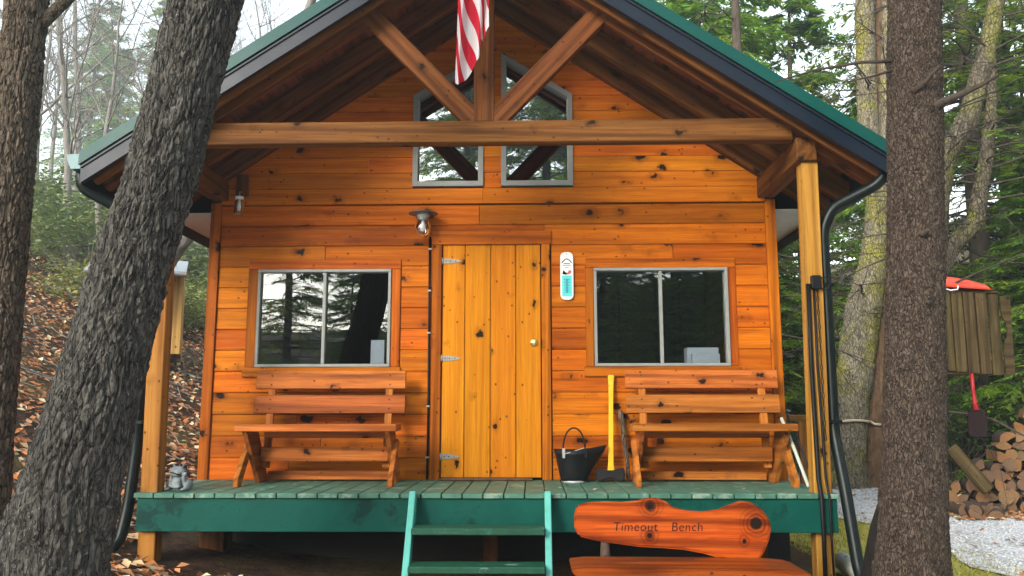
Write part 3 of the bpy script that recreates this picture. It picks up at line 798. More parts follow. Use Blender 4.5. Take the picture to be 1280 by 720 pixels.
# ------------------------------------------------------------------ live-edge bench with lettering
tb = empty('live_edge_bench', (1.2, -2.0, -.68), 'varnished reddish live edge log bench with carved name before the deck', 'bench')
top = [(.612, -.06), (.63, .0), (.70, .018), (.80, .024), (.90, .020), (1.0, .028), (1.06, .045), (1.12, .046), (1.17, .028), (1.22, -.008), (1.30, -.030), (1.40, -.036), (1.50, -.022), (1.58, .008), (1.64, .028), (1.70, .018), (1.76, -.02), (1.80, -.075)]
bot = [(1.812, -.13), (1.795, -.20), (1.76, -.27), (1.71, -.335), (1.68, -.358), (1.62, -.345), (1.50, -.312), (1.40, -.285), (1.28, -.262), (1.15, -.252), (1.0, -.245), (.85, -.225), (.72, -.205), (.64, -.185), (.612, -.13)]
tilt = Matrix.Translation((1.2, -1.9, -.15)) @ Matrix.Rotation(R(-8), 4, 'X') @ Matrix.Translation((-1.2, 1.9, .15))
bk = prism('backrest', top + bot, -1.935, -1.865, M['live'], tb, matrix=tilt, bev=.012)
for word, wx in (('Timeout', .845), ('Bench', 1.20)):
    fc = bpy.data.curves.new('word', 'FONT'); fc.body = word; fc.size = .075; fc.extrude = .0015; fc.space_character = 1.06; fc.shear = .12; fc.offset = -.0006
    fo = bpy.data.objects.new('tmp_text', fc); COL.objects.link(fo)
    dg = bpy.context.evaluated_depsgraph_get(); me = bpy.data.meshes.new_from_object(fo.evaluated_get(dg)); bpy.data.objects.remove(fo)
    link('word', me, M['ink'], bk, tilt @ Matrix.Translation((wx, -1.9365, -.152)) @ Matrix.Rotation(R(90), 4, 'X'))
seat = prism('seat', [(.57, -.308), (.66, -.298), (1.72, -.300), (1.86, -.312), (1.92, -.33), (1.88, -.375), (.7, -.38), (.6, -.35)], -2.33, -1.93, M['liveseat'], tb, bev=.008)
for x in (.80, 1.60):
    tube('back_peg', [(x, -1.90, -.36), (x, -1.895, -.27), (x + .005, -1.89, -.17)], [.036, .03, .028], M['logbark'], tb, 10)
for x in (.82, 1.70):
    for y in (-2.22, -2.0):
        tube('leg', [(x, y, -.395), (x + .01, y, -.55), (x, y, -.72)], [.06, .055, .07], M['logbark'], tb, 10)

# ------------------------------------------------------------------ coal scuttle
sc = empty('coal_scuttle', (.70, -.22, 0), 'black iron coal scuttle with bail handle standing by the door', 'bucket')
prof = [(.0, .012), (.115, .012), (.118, .03), (.175, .27)]
k = 28; V = []; F = []
th = np.linspace(0, 2 * np.pi, k, endpoint=False)
rings = [(0.001, .015, 0, 0), (.105, .015, 0, 0), (.112, .04, 0, 0), (.13, .13, .012, 0), (.15, .22, .02, .012), (.165, .26, .03, .035), (.160, .26, .03, .035), (.145, .215, .02, .01), (.12, .1, .01, 0), (.1, .04, 0, 0), (.001, .04, 0, 0)]
for r_, z_, sh, lip in rings:
    for a in th:
        e = max(0, math.cos(a)) ** 3
        V.append((r_ * math.cos(a) * 1.05 + sh * 1.6 * e + (z_ > .2) * .05 * e, r_ * math.sin(a) * .85 * (1 - .25 * e * (z_ > .2)), z_ + lip * (1.2 * e + .25 * max(0, -math.cos(a)) ** 2)))
nn = len(rings); i = np.arange(nn - 1)[:, None] * k; j = np.arange(k)[None]; j2 = (j + 1) % k
F = np.stack([i + j, i + j2, i + k + j2, i + k + j], -1).reshape(-1, 4)
link('body', npmesh('body', V, [F], True), M['black'], sc, Matrix.Translation((.70, -.22, 0)))
lathe('foot_ring', [(.08, 0), (.10, 0), (.096, .018), (.08, .018)], M['lightgrey'], sc, (.70, -.22, .0))
tube('bail_handle', [(.70 + .09 * math.cos(a), -.22, .275 + .165 * math.sin(a)) for a in np.linspace(.0, math.pi, 16)], .007, M['black'], sc, 8)
for s in (-1, 1): boxm('handle_ear', (.70 + s * .09 - .012, -.35, .20), (.70 + s * .09 + .012, -.335, .28), M['lightgrey'] if s < 0 else M['black'], sc, .003)
V = []
tube('rivet_chain', [(.62 + .02 * q, -.352 + .0015 * abs(q - 4), .235 + .006 * q) for q in range(9)], .004, M['lightgrey'], sc, 6)

# ------------------------------------------------------------------ axe and stick
ax = empty('axe', (.99, -.16, 0), 'axe with yellow handle and black head leaning on the wall', 'axe')
p0, p1 = Vector((1.0, -.20, .05)), Vector((1.03, -.045, .885))
hv = [(-.026, 0), (.026, 0), (.028, .04), (.022, .10), (.019, .3), (.019, .62), (.021, .75), (.026, .82), (.027, .845), (-.027, .845), (-.026, .82), (-.021, .75), (-.019, .62), (-.019, .3), (-.022, .10), (-.028, .04)]
lean = Matrix.Translation(p0) @ Matrix.Rotation(math.atan2(.155, .835), 4, 'X').inverted() @ Matrix.Rotation(.036, 4, 'Y')
prism('handle', hv, -.013, .013, M['yellow'], ax, matrix=lean, bev=.006)
hd = [(-.105, -.05), (-.075, -.058), (-.03, -.035), (.03, -.035), (.07, -.05), (.118, -.055), (.128, 0), (.118, .055), (.07, .045), (.03, .032), (-.03, .032), (-.075, .05), (-.105, .045), (-.112, 0)]
prism('head', [(a, b_ + .012) for a, b_ in hd], -.024, .024, M['black'], ax, matrix=Matrix.Translation((.99, -.2, .05)) @ Matrix.Rotation(-.18, 4, 'X'), bev=.008)
st = tube('walking_stick', [(1.15, -.16, .01), (1.145, -.13, .18), (1.125, -.10, .34), (1.118, -.075, .47), (1.105, -.05, .55), (1.10, -.04, .575)], [.017, .018, .02, .021, .026, .022], M['oak2'], None, 9)
tag(st, 'knobbly grey stick leaning against the wall right of the axe', 'stick')

# ------------------------------------------------------------------ thermometer
tm = empty('thermometer', (.664, -.03, 1.535), 'white enamel wall thermometer with turquoise scale right of the door', 'thermometer')
def rrect(x0, x1, z0, z1, r_, n_=6):
    pts = []
    for cx_, cz_, a0 in ((x1 - r_, z1 - r_, 0), (x0 + r_, z1 - r_, 90), (x0 + r_, z0 + r_, 180), (x1 - r_, z0 + r_, 270)):
        for q in range(n_ + 1):
            a = R(a0 + 90 * q / n_); pts.append((cx_ + r_ * math.cos(a), cz_ + r_ * math.sin(a)))
    return pts
x0, x1, z0, z1 = .607, .721, 1.533, 1.955
cx_ = (x0 + x1) / 2
pl = prism('plate', rrect(x0, x1, z0, z1, .045), -.038, -.026, M['enamel'], tm, bev=.003)
prism('turquoise_panel', rrect(x0 + .014, x1 - .014, z0 + .03, z0 + .215, .004, 2), -.0395, -.0375, M['turq'], pl)
prism('tube', [(cx_ - .003, z0 + .06), (cx_ + .003, z0 + .06), (cx_ + .003, z0 + .185), (cx_ - .003, z0 + .185)], -.043, -.0396, M['ink'], pl)
for q in range(9):
    z = z0 + .065 + q * .014
    for s in (-1, 1): prism('tick', [(cx_ + s * .009, z), (cx_ + s * (.02 if q % 2 else .026), z), (cx_ + s * (.02 if q % 2 else .026), z + .003), (cx_ + s * .009, z + .003)], -.041, -.0396, M['ink'], pl)
arch = [(cx_ - .043 + .0072 * q, z0 + .325 + .035 * math.sin(math.pi * q / 12)) for q in range(13)]
tube('printed_arch', [(a, -.0385, b_) for a, b_ in arch], .004, M['ink'], pl, 4)
for zz, hw_, m_ in ((.315, .028, 'ink'), (.300, .036, 'redink'), (.283, .018, 'redink')):
    prism('printed_line', [(cx_ - hw_, z0 + zz), (cx_ + hw_, z0 + zz), (cx_ + hw_, z0 + zz + .006), (cx_ - hw_, z0 + zz + .006)], -.0396, -.038, M[m_], pl)
prism('printed_picture', [(cx_ - .04, z0 + .225), (cx_ - .03, z0 + .262), (cx_ - .012, z0 + .243), (cx_ + .008, z0 + .232), (cx_ - .005, z0 + .22)], -.0396, -.038, M['ink'], pl)
prism('printed_picture', [(cx_ - .002, z0 + .228), (cx_ + .02, z0 + .262), (cx_ + .042, z0 + .255), (cx_ + .036, z0 + .232), (cx_ + .01, z0 + .222)], -.0396, -.038, M['redink'], pl)
for zz in (z1 - .018, z0 + .016): tube('screw', [(cx_, -.042, zz), (cx_, -.037, zz)], .0035, M['ink'], pl, 8)

# ------------------------------------------------------------------ wall lantern and jar lantern
lt = empty('wall_lantern', (-.59, -.1, 2.15), 'round glass porch lamp with flat metal shade left of the door', 'lamp')
LX, LY = -.59, -.115
lathe('shade', [(.0, 2.31), (.06, 2.306), (.125, 2.292), (.128, 2.287), (.06, 2.296), (.0, 2.30)], M['tin'], lt, (LX, LY, 0), 28)
lathe('collar', [(.0, 2.298), (.055, 2.295), (.056, 2.262), (.047, 2.258), (.047, 2.235), (.052, 2.232), (.0, 2.23)], M['lightgrey'], lt, (LX, LY, 0), 24)
lathe('globe', [(.045, 2.233), (.062, 2.205), (.073, 2.17), (.072, 2.14), (.058, 2.105), (.035, 2.085), (.0, 2.078)], M['lampglass'], lt, (LX, LY, 0), 24)
lathe('bulb', [(.012, 2.235), (.014, 2.2), (.026, 2.165), (.024, 2.14), (.0, 2.128)], M['enamel'], lt, (LX, LY, 0), 16)
tube('bracket', [(LX, LY, 2.27), (LX, -.06, 2.275), (LX, -.01, 2.275)], .012, M['lightgrey'], lt, 8)
jl = empty('jar_lantern', (-2.22, -.1, 2.27), 'small glass jar lamp hanging on a wooden block high on the left', 'lamp')
boxm('mounting_block', (-2.275, -.065, 2.47), (-2.165, -.031, 2.67), M['beam'], jl, .004)
lathe('lid', [(0, 2.455), (.034, 2.455), (.036, 2.45), (.036, 2.43), (0, 2.43)], M['enamel'], jl, (-2.22, -.11, 0), 20)
lathe('jar', [(.03, 2.43), (.032, 2.415), (.043, 2.40), (.044, 2.30), (.038, 2.285), (0, 2.283)], M['lampglass'], jl, (-2.22, -.11, 0), 20)
lathe('bulb', [(.01, 2.43), (.011, 2.4), (.018, 2.36), (.014, 2.33), (0, 2.325)], M['enamel'], jl, (-2.22, -.11, 0), 12)
tube('bracket', [(-2.22, -.11, 2.455), (-2.22, -.11, 2.50), (-2.22, -.06, 2.51)], .006, M['zinc'], jl, 6)

# ------------------------------------------------------------------ flag
def flagmat():
    b = NB('striped_flag_cloth'); a = b.n('Attribute', attribute_name='col')
    sp_ = b.n('SeparateColor'); b.l(a.outputs['Color'], sp_.inputs[0])
    f = b.math('FRACT', b.math('MULTIPLY', sp_.outputs[0], 6.5))
    c = b.mix(b.math('GREATER_THAN', f, .5), (.74, .70, .70), (.58, .012, .035))
    tc = b.coords(rnd=False); n1 = b.noise(tc, 300, 2); b.bump(n1, .1, .002)
    b.set(col=c, rough=.6, spec=.2)
    t = b.n('BsdfTranslucent'); b.l(c, t.inputs['Color']); mx = b.n('MixShader'); mx.inputs[0].default_value = .35
    b.l(b.b.outputs[0], mx.inputs[1]); b.l(t.outputs[0], mx.inputs[2]); b.l(mx.outputs[0], b.out.inputs['Surface']); return b.m
M['flag'] = flagmat()
fl = empty('flag', (-.06, -1.4, 3.1), 'red and white striped flag hanging in front of the king post', 'flag')
nu, nv = 44, 70
u, v = np.meshgrid(np.linspace(0, 1, nu), np.linspace(0, 1, nv))
ztop = 4.35
zbot = np.interp(u[0], [0, .12, .28, .5, .62, .70, .82, 1], [2.965, 2.94, 3.0, 3.11, 3.15, 3.32, 3.30, 3.38])
Z = ztop + (zbot[None] - ztop) * v
X = -.205 + .265 * (u ** .9) + .015 * np.sin(u * 9 + v * 3) + .01 * (1 - v)
Y = -1.38 + .04 * np.sin(u * 14 + v * 2.2 + 1.0) * (.4 + .6 * v) + .015 * np.sin(v * 7 + u * 4)
arc = u * .62
stripe = (arc * .80 + (Z - 3.0) * .42 * (1 - .35 * u)) / .92 + .30 + .02 * np.sin(u * 9)
cols = np.zeros((nu * nv, 3)); cols[:, 0] = stripe.ravel()
ii = np.arange(nu * nv).reshape(nv, nu)
Fq = np.stack([ii[:-1, :-1], ii[:-1, 1:], ii[1:, 1:], ii[1:, :-1]], -1).reshape(-1, 4)
link('cloth', npmesh('cloth', np.stack([X, Y, Z], -1).reshape(-1, 3), [Fq], True, cols), M['flag'], fl)
tube('staff', [(-.005, -1.115, 3.95), (-.07, -1.38, 4.36), (-.12, -1.62, 4.72)], .012, M['post'], fl, 8)
tube('bracket', [(-.005, -1.112, 3.90), (-.012, -1.14, 3.99)], .02, M['zinc'], fl, 8)

# ------------------------------------------------------------------ stone frog
def blobs(name, parts, mat, parent, m, vox=.0045, smooth_it=6):
    bm = bmesh.new()
    for (c, s_, rot) in parts:
        mm = Matrix.Translation(c) @ Matrix.Rotation(rot[1], 4, 'Y') @ Matrix.Rotation(rot[0], 4, 'X') @ Matrix.Diagonal((*s_, 1))
        bmesh.ops.create_icosphere(bm, subdivisions=3, radius=1, matrix=mm)
    me = bpy.data.meshes.new(name); bm.to_mesh(me); bm.free()
    o = bpy.data.objects.new('tmp', me); COL.objects.link(o)
    rm = o.modifiers.new('r', 'REMESH'); rm.mode = 'VOXEL'; rm.voxel_size = vox
    sm = o.modifiers.new('s', 'SMOOTH'); sm.factor = .5; sm.iterations = smooth_it
    dg = bpy.context.evaluated_depsgraph_get(); m2 = bpy.data.meshes.new_from_object(o.evaluated_get(dg)); bpy.data.objects.remove(o)
    m2.polygons.foreach_set('use_smooth', np.ones(len(m2.polygons), bool)); m2.materials.clear()
    return link(name, m2, mat, parent, m)
fr = empty('frog_statue', (-2.245, -.98, 0), 'grey stone frog statue sitting at the left end of the deck', 'statue')
fm = Matrix.Translation((-2.245, -.98, .003)) @ Matrix.Rotation(R(-12), 4, 'Z')
fp = [((0, .01, .065), (.058, .05, .062), (0, 0)), ((0, -.01, .10), (.045, .042, .05), (.2, 0)),
      ((0, -.025, .142), (.060, .052, .032), (.15, .12)), ((-.002, -.055, .132), (.046, .030, .017), (.1, .12)), ((-.005, -.05, .115), (.042, .03, .012), (0, .12)),
      ((-.04, -.03, .172), (.020, .020, .020), (0, 0)), ((.034, -.03, .182), (.020, .020, .020), (0, 0)),
      ((-.072, 0, .045), (.032, .045, .042), (0, .2)), ((.07, 0, .045), (.03, .045, .042), (0, -.2)),
      ((-.068, -.045, .012), (.022, .036, .012), (0, 0)), ((.066, -.045, .012), (.022, .036, .012), (0, 0)),
      ((-.045, -.045, .07), (.014, .016, .04), (.3, .25)), ((-.02, -.062, .035), (.034, .013, .013), (0, .3)), ((.058, -.04, .085), (.013, .015, .036), (.1, -.35)), ((.068, -.042, .118), (.013, .014, .02), (0, .3)),
      ((.02, -.06, .03), (.028, .013, .012), (0, -.2)), ((0, -.04, .06), (.035, .022, .04), (0, 0))]
fb = blobs('body', fp, M['stonefrog'], fr, fm, .005, 4)
tube('mouth_line', [tuple(fm @ Vector((.052 * math.sin(a), -.034 - .049 * math.cos(a), .126 + .006 * math.cos(a * 2) - .014 * math.sin(a)))) for a in np.linspace(-1.25, 1.25, 15)], .0045, M['black'], fb, 6)
for ex, ez in ((-.042, .176), (.034, .186)):
    lathe('eye', [(0.0, .012), (.009, .008), (.012, 0), (.009, -.008), (0, -.012)], M['black'], fb, m=fm @ Matrix.Translation((ex, -.043, ez)), k=12)

# ------------------------------------------------------------------ items inside the windows
def paper(name, lo, hi, label, mat, tilt_=0):
    o = boxm(name, lo, hi, mat, None, .002); return tag(o, label, 'paper')
paper('paper_sheet', (-1.065, .10, .985), (-.945, .104, 1.20), 'white sheet propped inside the left window', M['paper'])
boxm_ = boxm('paper_box', (1.72, .16, .97), (2.0, .30, 1.13), M['paper'], None, .004); tag(boxm_, 'pale cardboard box behind the right window glass, the taller one', 'box')
boxm_ = boxm('storage_tray', (1.75, .07, .98), (1.99, .14, 1.07), M['paper'], None, .004); tag(boxm_, 'low white tray at the right window sill before the box', 'tray')
boxm('window_shelf', (WR[0], .125, .90), (WR[1], .45, .965), M['beam'], cabin, 0); boxm('window_shelf', (WL[0], .125, .90), (WL[1], .3, .965), M['beam'], cabin, 0)

# ------------------------------------------------------------------ sticks by right bench, strap on post
bs = tube('broom_handle', [(2.44, -.72, .01), (2.40, -.55, .28), (2.36, -.38, .52)], .013, M['palelog'], None, 8); tag(bs, 'pale pole leaning at the right end of the right bench', 'pole')
bs = tube('dark_rod', [(2.475, -.78, .01), (2.43, -.60, .30), (2.39, -.44, .55)], .009, M['black'], None, 8); tag(bs, 'thin dark rod beside the pale pole near the right porch post', 'rod')
hs = empty('hanging_straps', (2.41, -1.12, -.6), 'two black straps hanging from a hook on the right porch post', 'straps')
tube('strap', [(2.385, -1.115, 1.50), (2.375, -1.12, .9), (2.378, -1.135, .1), (2.375, -1.185, -.02), (2.375, -1.19, -.3), (2.37, -1.19, -.62)], .016, M['blackplast'], hs, 6)
tube('strap', [(2.425, -1.115, 1.50), (2.42, -1.12, .9), (2.428, -1.14, .1), (2.43, -1.185, -.02), (2.428, -1.19, -.3), (2.43, -1.19, -.62)], .009, M['blackplast'], hs, 6)
boxm('hook_block', (2.405, -1.145, 1.46), (2.475, -1.10, 1.56), M['black'], hs, .006)
tube('ring', [(2.50 + .035 * math.cos(a), -1.13, 1.50 + .05 * math.sin(a)) for a in np.linspace(0, 2 * math.pi, 16)], .005, M['black'], hs, 6)
for q in range(22):
    tube('chain_link', [(2.452 + .007 * math.cos(a) * (q % 2), -1.108 + .005 * math.cos(a) * (1 - q % 2), 1.44 - q * .05 + .026 * math.sin(a)) for a in np.linspace(0, 2 * math.pi, 9)], .003, M['black'], hs, 4)

# pale log and dark stump beside right spruce
lg = tube('pale_log', [(2.72, -.55, -.56), (2.66, -1.2, -.56), (2.60, -1.9, -.58), (2.58, -2.1, -.60)], [.07, .075, .07, .065], M['palelog'], None, 14)
tag(lg, 'pale lichen covered log lying beside the right downspout', 'log')

# ------------------------------------------------------------------ shed far left
shx, shy = -6.6, 7.2
shz = float(gh(shx, shy)) - .02
sh = empty('shed', (shx, shy, shz), 'small yellow plank shed with grey metal roof behind the left porch post', 'shed')
nb = 10
for i in range(nb):
    a = shx - .75 + 1.5 * i / nb
    boxm('plank', (a + .003, shy - .65, shz), (a + .15 - .003, shy - .62, shz + 1.35), M['shedwood'], sh, .003)
for i in range(8):
    a = shy - .62 + 1.3 * i / 8
    for s in (-1, 1): boxm('plank', (shx + s * .74 - .015, a + .003, shz), (shx + s * .74 + .015, a + .16, shz + 1.35), M['shedwood'], sh, .003)
beam('roof_panel', (shx, shy - .95, shz + 1.32), (shx, shy + .85, shz + 1.85), 1.56, .03, M['roofgrey'], sh, (0, -.3, 1))
boxm('eave_board', (shx - .8, shy - .70, shz + 1.352), (shx + .8, shy - .66, shz + 1.42), M['shedwood'], sh)
boxm('gable_fill', (shx - .72, shy + .55, shz), (shx + .72, shy + .6, shz + 1.6), M['shedwood'], sh)

sh.matrix_basis = sh.matrix_basis @ Matrix.Rotation(R(22), 4, 'Z')

# yellow wooden rail far behind right bench
rl = empty('wooden_rail', (3.35, 2.6, -.6), 'yellow timber rail stand glimpsed behind the right end of the porch', 'rail')
boxm('top_rail', (3.0, 2.55, .46), (3.75, 2.62, .53), M['post'], rl); boxm('post', (3.42, 2.56, -.66), (3.52, 2.61, .459), M['post'], rl); boxm('post', (3.08, 2.56, -.66), (3.17, 2.61, .459), M['post'], rl)
boxm('lower_rail', (3.0, 2.62, .12), (3.75, 2.65, .2), M['post'], rl)

# ------------------------------------------------------------------ plank box with red shell and paddle on right
bx = empty('plank_cupboard', (5.2, 2.05, .98), 'weathered grey plank box hung on a thin trunk right of the spruce', 'box')
xe = [4.86, 4.99, 5.12, 5.255, 5.385]
for i, x in enumerate(xe):
    zt_, zb_ = 1.875 - .012 * i, .985 + .0 * i
    boxm('front_plank', (x, 2.0 + .002 * i, zb_ - .012 * i + .02), (x + .115, 2.022 + .002 * i, zt_ + .02), M['grey'], bx, .004)
# last plank is open like a little door with a bite cut out of it
prism('door_plank', [(5.512, .955), (5.61, .96), (5.625, 1.83), (5.515, 1.82), (5.52, 1.60), (5.55, 1.55), (5.568, 1.46), (5.555, 1.37), (5.525, 1.31), (5.514, 1.20)], 2.0, 2.022, M['grey'], bx)
boxm('side_panel', (4.84, 2.03, .99), (4.858, 2.45, 1.88), M['grey'], bx); boxm('back_panel', (4.86, 2.42, .98), (5.5, 2.44, 1.86), M['grey'], bx)
boxm('bottom_panel', (4.86, 2.03, .97), (5.6, 2.41, .99), M['grey'], bx); boxm('top_panel', (4.85, 2.03, 1.865), (5.52, 2.44, 1.885), M['grey'], bx)
boxm('batten', (4.87, 2.023, 1.08), (5.6, 2.04, 1.13), M['grey'], bx); boxm('batten', (4.87, 2.023, 1.7), (5.5, 2.04, 1.75), M['grey'], bx)
rs = empty('red_sled', (5.15, 2.1, 1.926), 'red plastic sled shell lying on top of the plank box', 'sled')
cen = [(4.66, .03), (4.74, .08), (4.9, .11), (5.08, .105), (5.25, .085), (5.40, .06), (5.47, .02)]
V = []; k = 14
for x, hh in cen:
    for q in range(k):
        a = math.pi * q / (k - 1); V.append((x, 2.15 - .17 * math.cos(a) * (hh / .085) ** .4, 1.935 - .06 * (x - 4.72) + hh * math.sin(a) * 1.3))
i = np.arange(len(cen) - 1)[:, None] * k; j = np.arange(k - 1)[None]
F = np.stack([i + j, i + j + 1, i + k + j + 1, i + k + j], -1).reshape(-1, 4)
sh_ = link('shell', npmesh('shell', V, [F], True), M['redplast'], rs)
so_ = sh_.modifiers.new('thick', 'SOLIDIFY'); so_.thickness = .008
tube('handle_rope', [(4.93, 1.985, 1.95), (4.90, 1.96, 1.91), (4.96, 1.955, 1.885), (5.04, 1.955, 1.895), (5.05, 1.96, 1.93), (5.03, 1.985, 1.95)], .009, M['white'], rs, 6)
pd = empty('red_paddle', (5.16, 2.02, .3), 'red wooden paddle hanging blade down under the plank box', 'paddle')
tube('shaft', [(5.155, 2.03, 1.0), (5.158, 2.03, .8), (5.165, 2.03, .66), (5.168, 2.02, .58)], [.021, .02, .024, .034], M['redpaint'], pd, 10)
prism('blade', [(5.14, .64), (5.195, .64), (5.24, .58), (5.272, .51), (5.28, .42), (5.272, .33), (5.25, .295), (5.095, .295), (5.073, .33), (5.065, .42), (5.073, .51), (5.10, .58)], 2.02, 2.045, M['darkred'], pd, bev=.006)

# ------------------------------------------------------------------ firewood pile
def log_mesh(kind, sd):
    r_ = random.Random(sd); L = .42
    if kind == 'round': pts = [(math.cos(a) * (1 + r_.uniform(-.08, .08)), math.sin(a) * (1 + r_.uniform(-.08, .08))) for a in np.linspace(0, 2 * math.pi, 14, endpoint=False)]
    elif kind == 'half': pts = [(math.cos(a) * 1.15 * (1 + r_.uniform(-.05, .05)), math.sin(a) * 1.15 - .45) for a in np.linspace(0, math.pi, 9)] + [(-.4, -.5 + r_.uniform(-.1, .05)), (.4, -.45)]
    else: pts = [(math.cos(a) * 1.5 - .6, math.sin(a) * 1.5 - .6) for a in np.linspace(0, math.pi / 2 + .25, 7)] + [(-.62 + r_.uniform(-.1, .1), -.62), (.2, -.66)]
    n_ = len(pts); V = []; rows = 4
    for q in range(rows):
        y = -L / 2 + L * q / (rows - 1); dx, dz = r_.uniform(-.06, .06), r_.uniform(-.06, .06)
        V += [(x * (1 + dx * .3) + dx, y * 8.5, z + dz) for x, z in pts]
    F = [tuple(range(n_)), tuple(range(n_ * rows - 1, n_ * (rows - 1) - 1, -1))]
    for q in range(rows - 1): F += [(q * n_ + i, q * n_ + n_ + i, q * n_ + n_ + (i + 1) % n_, q * n_ + (i + 1) % n_) for i in range(n_)]
    me = bpy.data.meshes.new('firewood_log'); me.from_pydata(V, [], F)
    me.materials.append(M['logbark']); me.materials.append(M['end'])
    nb_ = 9 if kind == 'half' else (7 if kind == 'quarter' else 14)
    for p in me.polygons:
        if p.index < 2: p.material_index = 1
        elif (p.index - 2) % n_ >= nb_ - 1: p.material_index = 1
    bm = bmesh.new(); bm.from_mesh(me); bmesh.ops.recalc_face_normals(bm, faces=bm.faces); bm.to_mesh(me); bm.free()
    return me
LM = [log_mesh(kd, q) for q, kd in enumerate(['quarter', 'half', 'quarter', 'half', 'quarter', 'half', 'quarter', 'round', 'quarter'])]
random.seed(21)
pitch = .132
def pile_top(x): return np.interp(x, [5.2, 5.5, 5.9, 6.3, 6.8, 7.5, 8.2], [.08, .38, .72, 1.12, 1.3, 1.4, 1.4])
for row in range(13):
    z = .07 + row * pitch * .86
    x = 5.28 + (row % 2) * pitch / 2 + row * .005
    while x < 8.0:
        if z < pile_top(x):
            rr = random.uniform(.062, .084)
            yy = 3.05 - .12 * (x - 5.3) + .03 * row + random.uniform(-.07, .05)
            o = link('firewood_log', random.choice(LM), None, None, Matrix.Translation((x + random.uniform(-.02, .02), yy, float(gh(x, yy)) + .03 + z + random.uniform(-.02, .02))) @ Matrix.Rotation(R(-24 + random.uniform(-10, 10)), 4, 'Z') @ Matrix.Rotation(random.uniform(0, 6.28), 4, 'Y') @ Matrix.Diagonal((rr, 1 / 8.5 * random.uniform(.85, 1.1), rr, 1)))
            tag(o, 'split firewood log stacked in the pile right of the driveway', 'log', 'firewood logs in the pile')
        x += pitch * random.uniform(.96, 1.08)
for q in range(9):
    x, y = random.uniform(5.0, 5.8), random.uniform(2.4, 2.85); rr = random.uniform(.06, .08)
    o = link('firewood_log', random.choice(LM), None, None, Matrix.Translation((x, y, float(gh(x, y)) + .09)) @ Matrix.Rotation(random.uniform(-1.2, .9), 4, 'Z') @ Matrix.Rotation(random.uniform(0, 6), 4, 'Y') @ Matrix.Diagonal((rr, 1 / 8.5, rr, 1)))
    tag(o, 'loose firewood log lying at the foot of the woodpile', 'log', 'loose logs before the pile')
o = beam('bark_slab', (5.16, 2.62, .16), (5.50, 2.52, -.32), .05, .15, M['grey'], None, (.7, 0, .5), .012); tag(o, 'weathered grey slab of wood leaning against the left side of woodpile', 'slab')

